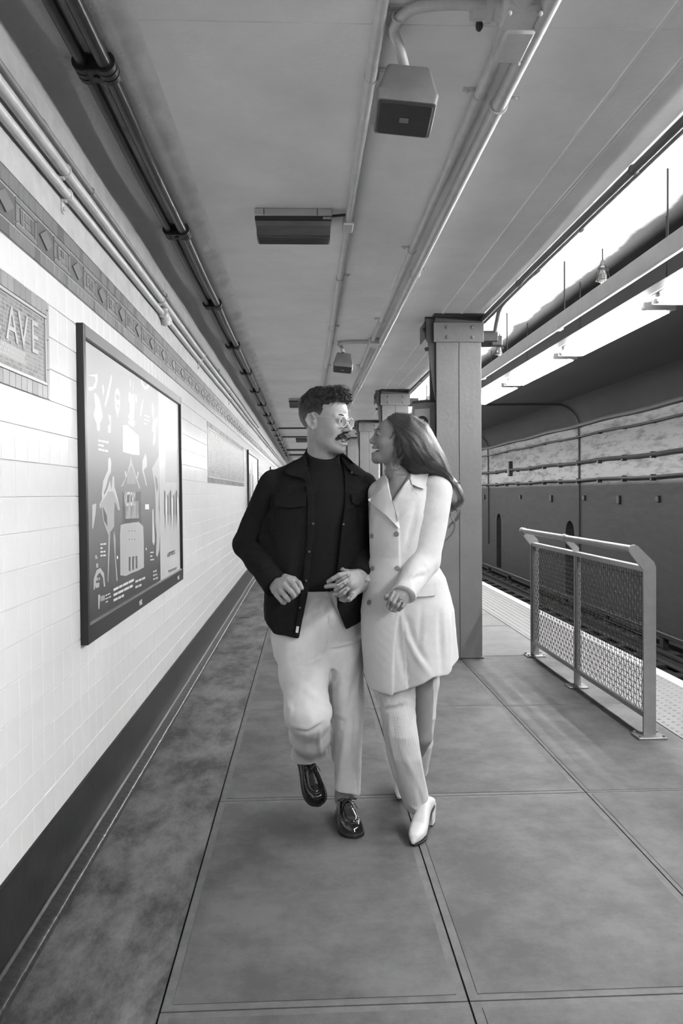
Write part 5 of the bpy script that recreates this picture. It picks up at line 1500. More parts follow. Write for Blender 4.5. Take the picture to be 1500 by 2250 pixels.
    for q in (-1, 1):
        MB().tube(spline([HM(q * .055, .0975, .0095), HM(q * .064, .092, .0115), HM(q * .073, .060, .0135), HM(q * .0795, .010, .0170), HM(q * .0815, -.014, .0220), HM(q * .0835, -.034, .010)], 24), .0015, 6).build('temple', PM['clear'], g, smooth=True)
        n = 20; vs = [HM(q * .0315, .1002, -.002)] + [HM(q * .0315 + .022 * math.cos(a), .1035 - .10 * abs(q * .0315 + .022 * math.cos(a)), -.002 + .019 * math.sin(a)) for a in [2 * math.pi * k / n for k in range(n)]]
        MB().add(vs, [(0, 1 + k, 1 + (k + 1) % n) for k in range(n)]).build('lens', LENS, g, fix=False, smooth=True)

    # --- knitted sweater with a mock neck
    X = lambda px, py, Y: P(px, py, Y).x
    Z = lambda py, Y=YM: P(700, py, Y).z
    row = lambda py, L, R, Yc, ry: (P((L + R) / 2, py, Yc).z, (X(L, py, Yc) + X(R, py, Yc)) / 2, Yc, (X(R, py, Yc) - X(L, py, Yc)) / 2, ry)
    T = Solid()
    T.loft([row(1306, 612, 782, 3.40, .105), row(1250, 610, 785, 3.40, .112), row(1150, 604, 795, 3.40, .118), row(1080, 610, 795, 3.40, .108), row(1045, 640, 770, 3.41, .085), row(1025, 664, 752, 3.42, .07)], .02, power=2.3)
    T.rc(P(711, 1042, 3.415), P(708, 985, 3.405), .083, .0665, .02)
    T.plane(P(714, 1013, 3.335), (.10, -.50, .86), .004, (-.5, 2.9, 1.40), (.6, 4, 1.9))
    T.warp(lambda p, v: .0022 * noise3(p * np.array((1, 1, .5), np.float32), 38, 4))
    for pts, a, w in (([P(700, 1060, 3.31), P(690, 1110, 3.29)], -.003, .010), ([P(742, 1085, 3.29), P(722, 1170, 3.28), P(735, 1250, 3.28)], .004, .02), ([P(684, 1033, 3.33), P(716, 1041, 3.31), P(744, 1030, 3.34)], -.004, .004)):
        add_crease(T, pts, a, w)
    SM['sweater'] = T
    mesh_obj('sweater', T.mesh(.004), PM['sweater'], man)

    # --- open overshirt jacket
    J = Solid()
    J.loft([row(1430, 586, 792, 3.40, .150), row(1392, 583, 795, 3.40, .150), row(1330, 579, 799, 3.40, .146), row(1250, 584, 806, 3.40, .143), row(1150, 590, 808, 3.40, .142), row(1085, 592, 806, 3.405, .128), row(1050, 612, 792, 3.41, .105), row(1030, 645, 768, 3.42, .085)], .02, power=2.4)
    J.rc(P(690, 1028, 3.43), A_S, .062, .066, .022)
    J.rc(P(735, 1026, 3.43), B_S, .060, .062, .022)
    J.rc(P(700, 1020, 3.44), P(708, 996, 3.44), .075, .070, .02)
    J.rc(P(598, 1150, 3.40), P(590, 1225, 3.40), .045, .045, .03)
    zs = [Z(p, 3.27) for p in (1402, 1350, 1300, 1240, 1180, 1130, 1075, 1050, 1020, 985)]
    xl = [X(a, b_, 3.27) for a, b_ in ((655, 1402), (666, 1350), (676, 1300), (682, 1240), (688, 1180), (691, 1130), (688, 1075), (682, 1050), (672, 1020), (672, 985))]
    zr = [Z(p, 3.27) for p in (1388, 1360, 1335, 1290, 1240, 1170, 1100, 1040, 1010, 985)]
    xr = [X(a, b_, 3.27) for a, b_ in ((761, 1388), (751, 1360), (742, 1335), (738, 1290), (741, 1240), (750, 1170), (756, 1100), (757, 1040), (752, 1010), (746, 985))]
    zs, xl = np.array(zs), np.array(xl); zr, xr = np.array(zr), np.array(xr)
    def opening(p):
        a = np.interp(p[:, 2], zs, xl); b_ = np.interp(p[:, 2], zr, xr)
        return np.maximum(np.maximum(a - p[:, 0], p[:, 0] - b_), p[:, 1] - 3.42).astype(np.float32)
    J.cut(opening, (-.2, 2.9, .6), (.5, 3.45, 1.8), .004)
    # hem, cuffs and neck
    hx = [X(a, b_, 3.26) for a, b_ in ((560, 1370), (583, 1376), (600, 1391), (655, 1401), (700, 1400), (762, 1387), (790, 1374), (820, 1366))]
    hz = [Z(b_, 3.26) for b_ in (1370, 1376, 1391, 1401, 1400, 1387, 1374, 1366)]
    J.put('i', lambda p: np.where(p[:, 2] > 1.0, -1, (np.interp(p[:, 0], hx, hz) - p[:, 2])).astype(np.float32), (-9,) * 3, (9,) * 3, .006)
    J.plane(P(708, 990, 3.40), (.05, -.45, .9), .006, (-.3, 3.2, 1.52), (.5, 3.7, 1.9))
    cloth = lambda p, v: .0045 * noise3(p * np.array((1, 1, .5), np.float32), 18, 14) + .0032 * noise3(p * np.array((1, 1, .7), np.float32), 34, 1) + .0015 * noise3(p, 80, 6)
    J.warp(cloth)
    sleeves = []
    for S_, E_, W_, r in ((A_S, A_E, A_W, (.070, .064, .052)), (B_S, B_E, B_W, (.063, .059, .047))):
        V = Solid(); V.rc(S_ + Vector((0, 0, .004)), E_, r[0], r[1], .01); V.rc(E_, W_, r[1], r[2], .012); V.rc(W_, W_ + (W_ - E_) * .3, r[2], r[2], .005)
        V.plane(W_ + (W_ - E_).normalized() * .012, W_ - E_, .004); V.warp(cloth); sleeves.append(V)
    F_ = 3.25
    for pts, a, w in (
        ([P(516, 1192, 3.40), P(545, 1185, 3.40), P(590, 1180, 3.36)], .010, .012), ([P(518, 1204, 3.40), P(550, 1200, 3.38), P(586, 1212, 3.33)], -.009, .010),
        ([P(560, 1130, 3.36), P(590, 1165, 3.34), P(603, 1215, 3.30)], -.010, .013), ([P(575, 1100, 3.35), P(603, 1150, 3.32), P(606, 1200, 3.28)], .008, .012),
        ([P(535, 1240, 3.36), P(575, 1232, 3.30), P(603, 1226, 3.27)], .008, .012), ([P(552, 1268, 3.32), P(580, 1248, 3.27), P(612, 1238, 3.25)], -.008, .010),
        ([P(606, 1090, 3.30), P(603, 1160, 3.27), P(598, 1240, 3.26)], -.010, .014),
        ([P(625, 1130, F_), P(640, 1230, F_), P(630, 1330, F_)], .005, .025), ([P(668, 1120, F_), P(655, 1240, F_), P(645, 1380, F_)], -.004, .02),
        ([P(770, 1110, F_), P(764, 1200, F_), P(757, 1260, F_)], .007, .012), ([P(790, 1110, F_), P(785, 1180, F_)], -.008, .012), ([P(775, 1230, 3.2), P(800, 1215, 3.25), P(812, 1200, 3.3)], .006, .010),
        ([P(600, 1330, F_), P(610, 1370, F_)], .006, .02)):
        
            for V in [J] + sleeves: add_crease(V, pts, a * 1.1, w)
    SM['jacket'] = J
    jk = mesh_obj('jacket', J.mesh(.0042), PM['jacket'], man)
    for V, W_, E_, r in zip(sleeves, (A_W, B_W), (A_E, B_E), (.0525, .0475)):
        sl = mesh_obj('sleeve', V.mesh(.0042), PM['jacket'], jk)
    # collar leaves, placket bands, pocket flaps, snaps, hem label
    patch('collar_leaf', J, [[(694, 989), (684, 1006), (677, 1030), (664, 1050)], [(676, 997), (662, 1015), (650, 1036), (646, 1047)], [(664, 1003), (640, 1021), (625, 1034), (634, 1043)]], .020, 3.36, .007, PM['jacket'], jk, lift=.008)
    patch('collar_leaf', J, [[(741, 992), (752, 1010), (764, 1028), (776, 1041)], [(748, 992), (762, 1008), (774, 1026), (786, 1044)], [(754, 995), (772, 1012), (786, 1028), (797, 1046)]], .020, 3.36, .007, PM['jacket'], jk)
    patch('collar_band', J, [[(676, 1032), (664, 1050)], [(690, 1044), (674, 1060)]], .014, 3.30, .005, PM['jacket'], jk)
    patch('placket', J, [[(672, 1064), (676, 1110), (675, 1180), (668, 1250), (660, 1310), (646, 1398)], [(686, 1064), (690, 1110), (687, 1180), (680, 1250), (674, 1310), (655, 1400)]], .009, 3.26, .005, PM['jacket'], jk)
    patch('pocket_flap', J, [[(604, 1082), (640, 1084), (674, 1082)], [(602, 1113), (640, 1116), (672, 1112)]], .013, 3.27, .005, PM['jacket'], jk)
    patch('pocket_flap', J, [[(771, 1085), (790, 1085), (806, 1084)], [(774, 1104), (790, 1114), (808, 1114)]], .013, 3.27, .005, PM['jacket'], jk)
    for px, py in ((687, 1151), (679, 1212), (672, 1276), (659, 1335), (663, 1043), (772, 1039), (754, 1152), (744, 1212)):
        button(J, px, py, .0052, PM['brass'], jk, 3.25, 'snap', .006, .0125)
    patch('hem_label', J, [[(651, 1376), (657, 1377)], [(649, 1390), (655, 1391)]], .0165, 3.25, .002, PM['white_label'], jk, sub=2)

    # --- loose cream trousers
    Q = Solid()
    Q.loft([row(1292, 612, 788, 3.40, .112), row(1310, 604, 792, 3.40, .116), row(1350, 597, 796, 3.40, .124), row(1400, 597, 797, 3.40, .128), row(1440, 604, 797, 3.40, .12), row(1460, 616, 797, 3.39, .10)], .03)
    Q.chain([P(660, 1400, 3.40), P(668, 1480, 3.31), P(677, 1568, 3.21)], [.118, .102, .082], .03)
    kd = (K_ank - K_knee).normalized()
    Q.chain([P(677, 1570, 3.21), P(681, 1612, 3.33), P(681, 1662, 3.48), P(681, 1684, 3.53)], [.082, .074, .068, .068], .06)
    Q.loft([row(1400, 706, 797, 3.40, .118), row(1480, 714, 799, 3.385, .105), row(1540, 719, 801, 3.365, .098), row(1590, 724, 798, 3.36, .092), row(1650, 729, 795, 3.375, .086), row(1700, 727, 793, 3.39, .084), row(1775, 726, 791, 3.40, .085)], .02)
    Q.plane(P(680, 1662, 3.45), (.22, .15, -1), .004, P(680, 1672, 3.5) - Vector((.13, .16, .17)), P(680, 1672, 3.5) + Vector((.13, .26, .16)))
    xs_ = [X(a, 1745, 3.35) for a in (722, 740, 770, 795)]; zh = [Z(b_, 3.32) for b_ in (1738, 1744, 1748, 1764)]
    Q.put('i', lambda p: np.where((p[:, 2] > .35) | (p[:, 0] < .085), -1, np.interp(p[:, 0], xs_, zh) - p[:, 2]).astype(np.float32), (-9,) * 3, (9,) * 3, .004)
    Q.warp(lambda p, v: .0055 * noise3(p * np.array((1, 1, .45), np.float32), 17, 15) + .0035 * noise3(p * np.array((1, 1, .6), np.float32), 32, 11) + .0014 * noise3(p, 70, 12))
    for pts, a, w in (
        ([P(717, 1335, 3.28), P(722, 1390, 3.27), P(716, 1432, 3.29)], -.006, .006), ([P(690, 1310, 3.28), P(672, 1350, 3.29), P(655, 1385, 3.3)], .006, .010),
        ([P(700, 1312, 3.28), P(698, 1345, 3.28)], -.005, .006), ([P(712, 1312, 3.28), P(712, 1340, 3.28)], .005, .006), ([P(728, 1310, 3.28), P(740, 1345, 3.28)], -.005, .008),
        ([P(715, 1432, 3.28), P(690, 1450, 3.26), P(655, 1466, 3.24)], -.007, .010), ([P(716, 1426, 3.28), P(750, 1424, 3.27), P(785, 1415, 3.28)], -.006, .007), ([P(718, 1424, 3.28), P(755, 1414, 3.27), P(790, 1402, 3.28)], .006, .010),
        ([P(632, 1540, 3.14), P(640, 1560, 3.12), P(636, 1592, 3.14)], .009, .010), ([P(640, 1592, 3.13), P(672, 1600, 3.10), P(708, 1580, 3.14)], .007, .010), ([P(648, 1606, 3.2), P(678, 1608, 3.2), P(704, 1592, 3.2)], -.007, .010),
        ([P(655, 1500, 3.18), P(690, 1530, 3.14), P(712, 1540, 3.15)], .006, .015), ([P(702, 1600, 3.3), P(700, 1630, 3.32), P(706, 1660, 3.4)], .007, .008),
        ([P(790, 1410, 3.3), P(775, 1460, 3.28), P(742, 1520, 3.27)], .007, .012), ([P(795, 1440, 3.3), P(780, 1500, 3.28), P(760, 1570, 3.27)], -.007, .012),
        ([P(730, 1500, 3.28), P(737, 1570, 3.27), P(760, 1575, 3.27), P(766, 1500, 3.28)], .006, .010), ([P(765, 1560, 3.27), P(755, 1650, 3.29), P(742, 1730, 3.31)], .008, .012),
        ([P(780, 1560, 3.28), P(778, 1660, 3.29), P(784, 1740, 3.31)], -.007, .012), ([P(722, 1480, 3.29), P(728, 1580, 3.28), P(734, 1680, 3.3)], -.006, .008)):
        add_crease(Q, pts, a * 1.7, w)
    SM['trousers'] = Q
    tr = mesh_obj('trousers', Q.mesh(.0042), PM['trousers'], man)
    thin_hidden(body, [J, T, Q] + sleeves)
    patch('waistband', Q, [[(640, 1296), (700, 1299), (745, 1294)], [(638, 1310), (700, 1313), (748, 1308)]], .003, 3.28, .004, PM['trousers'], tr)

def thing_part(name, parent):
    o = bpy.data.objects.new(name, None); col.objects.link(o); o.parent = parent
    o.empty_display_size = .02
    o.matrix_parent_inverse = Matrix.Translation(parent.location).inverted()
    return o
LENS = bpy.data.materials.new('lens_glass'); LENS.use_nodes = True
_l = LENS.node_tree.nodes['Principled BSDF']; _l.inputs['Base Color'].default_value = (.9, .9, .9, 1); _l.inputs['Alpha'].default_value = .10; _l.inputs['Roughness'].default_value = .04; _l.inputs['Specular IOR Level'].default_value = .8

# ------------------------------------------------------------------ lace-up moc-toe shoes
def shoe(parent, T, label=None):
    g = thing_part('shoe', parent)
    if label: g['label'] = label
    yt = [0, .012, .03, .06, .10, .14, .18, .215, .245, .265, .278, .285]
    wt = [.010, .024, .031, .034, .034, .038, .045, .049, .046, .038, .025, .006]
    cx = lambda y: .010 * np.sin(np.clip(y, 0, .285) * 8)
    ht = [.064, .070, .073, .076, .080, .076, .062, .050, .046, .040, .030, .012]
    So = Solid()
    def sole(p):
        w = np.interp(p[:, 1], yt, wt) + .004
        d = (np.abs(p[:, 0] - cx(p[:, 1])) - w) * .85
        d = np.maximum(d, np.maximum(-.004 - p[:, 1], p[:, 1] - .288))
        return np.maximum(d, np.abs(p[:, 2] - .009) - .009).astype(np.float32)
    So.put('u', sole, (-.07, -.02, -.005), (.07, .30, .025), 0)
    v, q = So.mesh(.0028)
    v = (np.array(T.to_3x3(), dtype=np.float32) @ v.T).T + V3(T.translation)
    mesh_obj('sole', (v, q), PM['shoe_sole'], g)
    U = Solid()
    def upper(p):
        y = p[:, 1]; w = np.interp(y, yt, wt); h = np.interp(y, yt, ht)
        a = np.abs((p[:, 0] - cx(y)) / w); b_ = np.maximum(p[:, 2] - .012, 0) / h
        r = (a ** 2.6 + b_ ** 2.6) ** (1 / 2.6)
        d = (r - 1) * np.minimum(w, h) * .75
        d = np.maximum(d, np.maximum(.0 - y, y - .285))
        d = np.maximum(d, .012 - p[:, 2])
        ro = np.sqrt((p[:, 0] - cx(y)) ** 2 / (.66 * w) ** 2 + np.clip((.17 - y), 0, 1) ** 2 / .09 ** 2 + np.clip(y - .20, 0, 1) ** 2 / .052 ** 2)
        seam = np.exp(-((ro - 1) / .09) ** 2) * smoothstep(.10, .14, y)
        return (d + .0035 * seam - .0012 * smoothstep(1.05, .9, ro) * smoothstep(.15, .18, y)).astype(np.float32)
    U.put('u', upper, (-.07, -.01, .005), (.07, .295, .10), 0)
    U.ell((0, .052, .100), (.027, .055, .062), None, .006, 's')
    v, q = U.mesh(.0024)
    v = (np.array(T.to_3x3(), dtype=np.float32) @ v.T).T + V3(T.translation)
    mesh_obj('upper', (v, q), PM['shoe'], g)
    W = lambda *p: T @ Vector(p)
    b = MB()
    for k in range(3):
        y = .118 + .020 * k; z = .0925 - .010 * k
        b.tube(spline([W(-.017 + .003, y, z - .003), W(.004, y + .003, z + .004), W(.020 + .003, y, z - .003)], 8), .0022, 6)
        b.tube(spline([W(-.014, y, z), W(.004, y + .012, z + .003), W(.021, y + .018, z - .006)], 8), .0020, 6)
    for q in (-1, 1):
        b.tube(spline([W(.003, .118, .096), W(.003 + q * .022, .126, .106), W(.003 + q * .040, .116, .092), W(.003 + q * .026, .106, .090), W(.003, .118, .096)], 16), .0021, 6)
        b.tube(spline([W(.003, .118, .096), W(.003 + q * .018, .140, .094), W(.003 + q * .034, .162, .070)], 10), .0019, 6)
    b.build('lace', PM['lace'], g, smooth=60)
    for k in range(3):
        for q in (-1, 1):
            y = .116 + .022 * k; z = .088 - .010 * k
            MB().tube([W(.003 + q * (.021 + .0012 * k) + .0036 * math.cos(a), y + .0036 * math.sin(a), z + .0022) for a in [2 * math.pi * i / 12 for i in range(12)]], .0013, 6, closed=True).build('eyelet', PM['silver'], g, smooth=60)
    return g
def frame(o, ydir, up):
    y = Vector(ydir).normalized(); z = Vector(up); z = (z - y * z.dot(y)).normalized(); x = y.cross(z)
    R = Matrix((x, y, z)).transposed().to_4x4(); return Matrix.Translation(o) @ R
build_man()
h_ = P(752, 1788, z=0); t_ = P(781, 1836, z=0)
shoe(man, frame((h_.x, h_.y + .03, .0), (t_.x - h_.x, t_.y - h_.y - .03, 0), (0, 0, 1)), 'black patent lace-up shoe planted on the floor')
hh = P(663, 1628, 3.56)
shoe(man, frame(hh + Vector((.0, .03, -.045)), (.065, -.165, -.150), (.05, -.62, .75)), 'black patent lace-up shoe lifted behind, toe down')
# ------------------------------------------------------------------ the woman
YW = 3.27
woman = thing('person', 'laughing woman in white double-breasted coat with long wavy hair, walking', 'person', (.37, YW, 0))
HW = Head(P(866, 963, YW + .03), (-.985, -.10, .16), (.16, -.03, 1), .90)
C_S, C_E, C_W = P(955, 1080, 3.29), P(931, 1232, 3.22), P(888, 1302, 3.07)      # her arm on the photograph's right
D_S, D_E, D_W = P(838, 1084, 3.34), P(840, 1205, 3.38), P(806, 1283, 3.25)      # the arm linked through his
W_kR, W_aR = P(884, 1620, 3.18), P(922, 1780, 3.255)
W_kL, W_aL = P(930, 1620, 3.30), P(886, 1728, 3.58)

def hand_c(S):
    """her free hand, fingers curled down, seen from the back"""
    S.chain([C_W, P(880, 1310, 3.045)], [.026, .026], .01)
    S.rc(P(872, 1303, 3.06), P(868, 1310, 3.03), .019, .015, .012); S.rc(P(890, 1316, 3.06), P(886, 1322, 3.035), .019, .014, .012)
    for pts, r in ((((864, 1303, 3.030), (856, 1318, 3.010), (852, 1331, 3.022), (855, 1337, 3.04)), .0090),
                   (((872, 1308, 3.026), (864, 1326, 3.003), (859, 1338, 3.018), (862, 1341, 3.04)), .0092),
                   (((882, 1314, 3.028), (873, 1332, 3.006), (866, 1341, 3.020), (869, 1342, 3.04)), .0090),
                   (((892, 1321, 3.036), (883, 1334, 3.016), (876, 1340, 3.026), (877, 1341, 3.04)), .0080)):
        S.chain([P(*q[:2], q[2]) for q in pts], [r * 1.0, r * .92, r * .86, r * .74], .0015)
    S.chain([P(870, 1300, 3.06), P(857, 1304, 3.04), P(848, 1311, 3.03), P(847, 1316, 3.035)], [.013, .0098, .0088, .0075], .006)
def hand_d(S):
    """her other hand, its fingers laid between his"""
    S.rc(D_W, P(782, 1292, 3.215), .025, .022, .015); S.rc(P(782, 1292, 3.215), P(752, 1288, 3.185), .026, .022, .015)
    S.rc(P(764, 1302, 3.20), P(748, 1306, 3.185), .020, .016, .01); S.rc(P(775, 1275, 3.21), P(752, 1272, 3.185), .020, .016, .01)
    for pts, r in ((((744, 1276, 3.155), (741, 1279, 3.118), (752, 1272, 3.108), (764, 1264, 3.112)), .0078),
                   (((741, 1290, 3.155), (737, 1297, 3.112), (747, 1290, 3.102), (757, 1282, 3.108)), .0080),
                   (((747, 1306, 3.155), (747, 1310, 3.112), (755, 1304, 3.104), (762, 1296, 3.112)), .0078),
                   (((758, 1316, 3.16), (757, 1319, 3.122), (764, 1315, 3.112), (771, 1309, 3.118)), .0072)):
        S.chain([P(*q[:2], q[2]) for q in pts], [r * 1.1, r * 1.05, r * 1.0, r * .86], .002)
    S.chain([P(775, 1270, 3.215), P(760, 1258, 3.185), P(752, 1251, 3.165)], [.012, .0095, .0088], .006)

def build_woman():
    X = lambda px, py, Y: P(px, py, Y).x
    Z = lambda py, Y=YW: P(860, py, Y).z
    row = lambda py, L, R, Yc, ry: (P((L + R) / 2, py, Yc).z, (X(L, py, Yc) + X(R, py, Yc)) / 2, Yc, (X(R, py, Yc) - X(L, py, Yc)) / 2, ry)
    B = Solid()
    sculpt_head(B, HW, False)
    nk = P(876, 1058, 3.33)
    B.chain([HW(0, -.020, -.050), P(873, 1035, 3.32), nk], [.053, .049, .056], .02)
    B.rc(HW(.026, -.004, -.075), P(868, 1068, 3.27), .010, .009, .012)
    B.loft([row(1480, 835, 965, 3.28, .10), row(1350, 830, 965, 3.28, .11), row(1220, 835, 940, 3.29, .085), row(1140, 828, 945, 3.29, .098), row(1098, 826, 940, 3.29, .088), row(1072, 845, 920, 3.30, .066), row(1050, 858, 900, 3.32, .05)], .03)
    B.ell(P(873, 1072, 3.275), (.035, .035, .035), None, .03)
    for S_, E_, W_ in ((C_S, C_E, C_W), (D_S, D_E, D_W)):
        B.rc(S_, E_, .042, .035, .03); B.rc(E_, W_, .035, .025, .02)
    hip1, hip2 = P(868, 1440, 3.26), P(925, 1440, 3.30)
    B.rc(hip1, W_kR, .070, .042, .03); B.rc(W_kR, W_aR, .042, .032, .02)
    B.rc(hip2, W_kL, .060, .034, .03); B.rc(W_kL, W_aL, .034, .028, .02)
    hand_c(B); hand_d(B)
    SM['woman_body'] = B
    body = mesh_obj('body', B.mesh(.0025), PM['skin_w'], woman)
    face_parts(HW, woman, False)
    # rings and nails
    rp = P(878, 1321, 3.018)
    MB().tube([rp + Vector((.0095 * math.cos(a), .010 * math.sin(a), -.0035 * math.cos(a))) for a in [2 * math.pi * k / 16 for k in range(16)]], .0012, 6, closed=True).build('ring', PM['silver'], woman, smooth=60)
    MB().sphere(tuple(P(881, 1317, 3.006)), .0042, 8, 6).build('ring_stone', PM['silver'], woman)
    for q in ((764, 1264, 3.106), (757, 1282, 3.1005), (762, 1296, 3.105), (771, 1309, 3.111), (853, 1333, 3.013), (860, 1339, 3.009), (867, 1341, 3.012)):
        c = P(*q[:2], q[2]); MB().sphere(tuple(c), .0048, 8, 6, (1.0, .55, 1.1)).build('nail', PM['nail_m'], woman, smooth=True)

    # --- double-breasted coat
    C = Solid()
    def flutes(a, z):
        k = np.clip((1.02 - z) / .42, 0, 1)
        return k * (.010 * np.sin(5 * a + 1.2) + .006 * np.sin(9 * a + z * 3)) * (.35 + .65 * (np.cos(a) > -.2))
    C.loft([row(1545, 806, 1010, 3.30, .185), row(1480, 801, 1004, 3.295, .176), row(1420, 797, 999, 3.29, .166), row(1340, 794, 994, 3.285, .152), row(1270, 803, 978, 3.285, .134), row(1222, 814, 950, 3.29, .118), row(1180, 813, 938, 3.29, .122), row(1130, 812, 936, 3.29, .124), row(1095, 814, 944, 3.295, .112), row(1070, 826, 948, 3.30, .092), row(1052, 842, 925, 3.31, .075), row(1042, 852, 908, 3.32, .06)], .02, folds=flutes, power=2.2)
    C.rc(P(905, 1056, 3.33), C_S, .048, .060, .022); C.rc(P(862, 1058, 3.34), D_S, .050, .054, .022)
    # open neck
    zv = np.array([Z(p, 3.22) for p in (1104, 1085, 1060, 1040, 1020)])
    va = np.array([X(a, b_, 3.22) for a, b_ in ((861, 1104), (858, 1085), (855, 1060), (853, 1040), (852, 1020))])
    vb = np.array([X(a, b_, 3.22) for a, b_ in ((861, 1104), (873, 1085), (890, 1060), (904, 1040), (912, 1020))])
    C.cut(lambda p: np.maximum(np.maximum(np.interp(p[:, 2], zv, va) - p[:, 0], p[:, 0] - np.interp(p[:, 2], zv, vb)), np.maximum(p[:, 1] - 3.36, zv.min() - p[:, 2])).astype(np.float32), (.2, 3.0, 1.30), (.6, 3.37, 1.6), .006)
    hx = [X(a, b_, 3.13) for a, b_ in ((790, 1496), (803, 1508), (815, 1520), (862, 1528), (864, 1526), (902, 1516), (930, 1502), (950, 1490), (962, 1491), (985, 1490), (1008, 1479), (1030, 1470))]
    hz = [Z(b_, 3.13) for b_ in (1496, 1508, 1520, 1528, 1526, 1516, 1502, 1490, 1491, 1490, 1479, 1470)]
    C.put('i', lambda p: np.where(p[:, 2] > .8, -1, np.interp(p[:, 0], hx, hz) + .12 * np.clip(p[:, 1] - 3.2, 0, .3) - p[:, 2]).astype(np.float32), (-9,) * 3, (9,) * 3, .006)
    sleeves = []
    for S_, E_, W_, r in ((C_S, C_E, C_W, (.073, .066, .046)), (D_S, D_E, D_W, (.058, .052, .042))):
        d = (W_ - E_).normalized()
        if W_ is C_W: d = (d + Vector((0, -.15, -.25))).normalized()
        V = Solid(); V.rc(S_, E_, r[0], r[1], .01); V.rc(E_, W_, r[1], r[2], .010); V.rc(W_, W_ + (W_ - E_) * .3, r[2], r[2], .005)
        V.plane(W_ + d * .012, d, .005); sleeves.append(V)
    # the overlapping front panel's edge
    ze = np.array([Z(p, 3.15) for p in (1560, 1528, 1420, 1340, 1260, 1175, 1150)])
    xe = np.array([X(a, b_, 3.15) for a, b_ in ((862, 1560), (862, 1528), (864, 1420), (877, 1340), (880, 1260), (878, 1175), (874, 1150))])
    def panel(p, v):
        on = smoothstep(.0035, -.0035, p[:, 0] - np.interp(p[:, 2], ze, xe)) * (p[:, 1] < YW) * smoothstep(ze.max() + .09, ze.max() - .02, p[:, 2]) * smoothstep(3.10, 3.125, p[:, 1])
        return -.0065 * on
    C.warp(panel)
    wool = lambda p, v: .003 * noise3(p * np.array((1, 1, .6), np.float32), 24, 21) + .001 * noise3(p, 75, 22)
    for V in [C] + sleeves: V.warp(wool)
    f = 3.14
    for pts, a, w in (
        ([P(880, 1345, f), P(895, 1400, f), P(920, 1450, f), P(948, 1488, f)], .013, .010), ([P(872, 1350, f), P(878, 1420, f), P(890, 1480, f), P(898, 1514, f)], -.010, .012),
        ([P(890, 1350, f), P(912, 1420, f), P(940, 1460, f)], -.010, .012), ([P(926, 1330, f), P(922, 1390, f), P(918, 1430, f)], -.006, .010),
        ([P(985, 1330, f), P(988, 1420, f), P(990, 1480, f)], .008, .014), ([P(965, 1340, f), P(968, 1420, f), P(972, 1485, f)], -.008, .014),
        ([P(915, 1110, 3.16), P(905, 1160, 3.16), P(888, 1215, 3.17)], -.012, .014), ([P(912, 1150, 3.16), P(935, 1128, 3.18), P(965, 1108, 3.22)], .006, .012),
        ([P(905, 1190, 3.15), P(930, 1160, 3.17), P(960, 1138, 3.21)], -.006, .012), ([P(895, 1240, 3.13), P(925, 1215, 3.15), P(960, 1205, 3.2)], .005, .014),
        ([P(900, 1268, 3.14), P(920, 1256, 3.2), P(938, 1252, 3.27)], .008, .008), ([P(900, 1280, 3.13), P(915, 1268, 3.18), P(934, 1264, 3.27)], -.009, .008), ([P(930, 1235, 3.25), P(940, 1250, 3.27), P(955, 1235, 3.3)], .008, .010),
        ([P(903, 1276, 3.13), P(902, 1300, 3.1), P(905, 1316, 3.1)], .006, .006), ([P(838, 1110, 3.17), P(832, 1160, 3.17), P(826, 1230, 3.18)], -.004, .02),
        ([P(936, 1045, 3.25), P(934, 1062, 3.22), P(932, 1075, 3.2)], .004, .004)):
        
            for V in [C] + sleeves: add_crease(V, pts, a * 1.05, w * 1.1)
    SM['coat'] = C
    ct = mesh_obj('coat', C.mesh(.0042), PM['coat'], woman)
    for V in sleeves: sl = mesh_obj('sleeve', V.mesh(.0042), PM['coat'], ct)
    # lapels and collar, pocket flap, cuff edge, buttons
    patch('lapel', C, [[(854, 1050), (832, 1075), (808, 1098)], [(858, 1075), (842, 1100), (822, 1112)], [(861, 1101), (856, 1122), (848, 1132)], [(878, 1152), (878, 1158), (878, 1163)]], .010, 3.20, .005, PM['coat'], ct, lift=.008)
    patch('lapel', C, [[(899, 1052), (906, 1062), (907, 1074), (921, 1090)], [(886, 1068), (895, 1080), (902, 1092), (912, 1104)], [(872, 1086), (880, 1100), (886, 1112), (893, 1124)], [(862, 1101), (868, 1120), (872, 1134), (874, 1146)]], .010, 3.20, .006, PM['coat'], ct, lift=.014)
    patch('collar_leaf', C, [[(903, 1044), (922, 1042), (941, 1041)], [(901, 1050), (920, 1056), (937, 1060)], [(905, 1064), (918, 1070), (933, 1075)]], .018, 3.24, .008, PM['coat'], ct)
    patch('collar_leaf', C, [[(852, 1040), (843, 1046), (836, 1056)], [(853, 1050), (838, 1062), (822, 1078)], [(850, 1060), (834, 1074), (814, 1090)]], .018, 3.24, .007, PM['coat'], ct)
    patch('pocket_flap', C, [[(918, 1286), (938, 1283), (957, 1280)], [(906, 1312), (932, 1311), (960, 1308)]], .013, 3.16, .006, PM['coat'], ct)
    for px, py in ((817, 1178), (871, 1173), (819, 1249), (873, 1249), (811, 1324)):
        button(C, px, py, .0105, PM['horn'], ct, 3.15, 'button', .006)
    cuff = MB(); d = (C_W - C_E).normalized(); d = (d + Vector((0, -.15, -.25))).normalized(); e1 = d.orthogonal().normalized(); e2 = d.cross(e1)
    cuff.tube([C_W + d * .008 + (e1 * math.cos(a) + e2 * math.sin(a)) * .0455 for a in [2 * math.pi * k / 30 for k in range(30)]], .0045, 8, closed=True)
    cuff.build('cuff_edge', PM['coat'], ct, smooth=60)

    # --- ribbed wide trousers
    T = Solid()
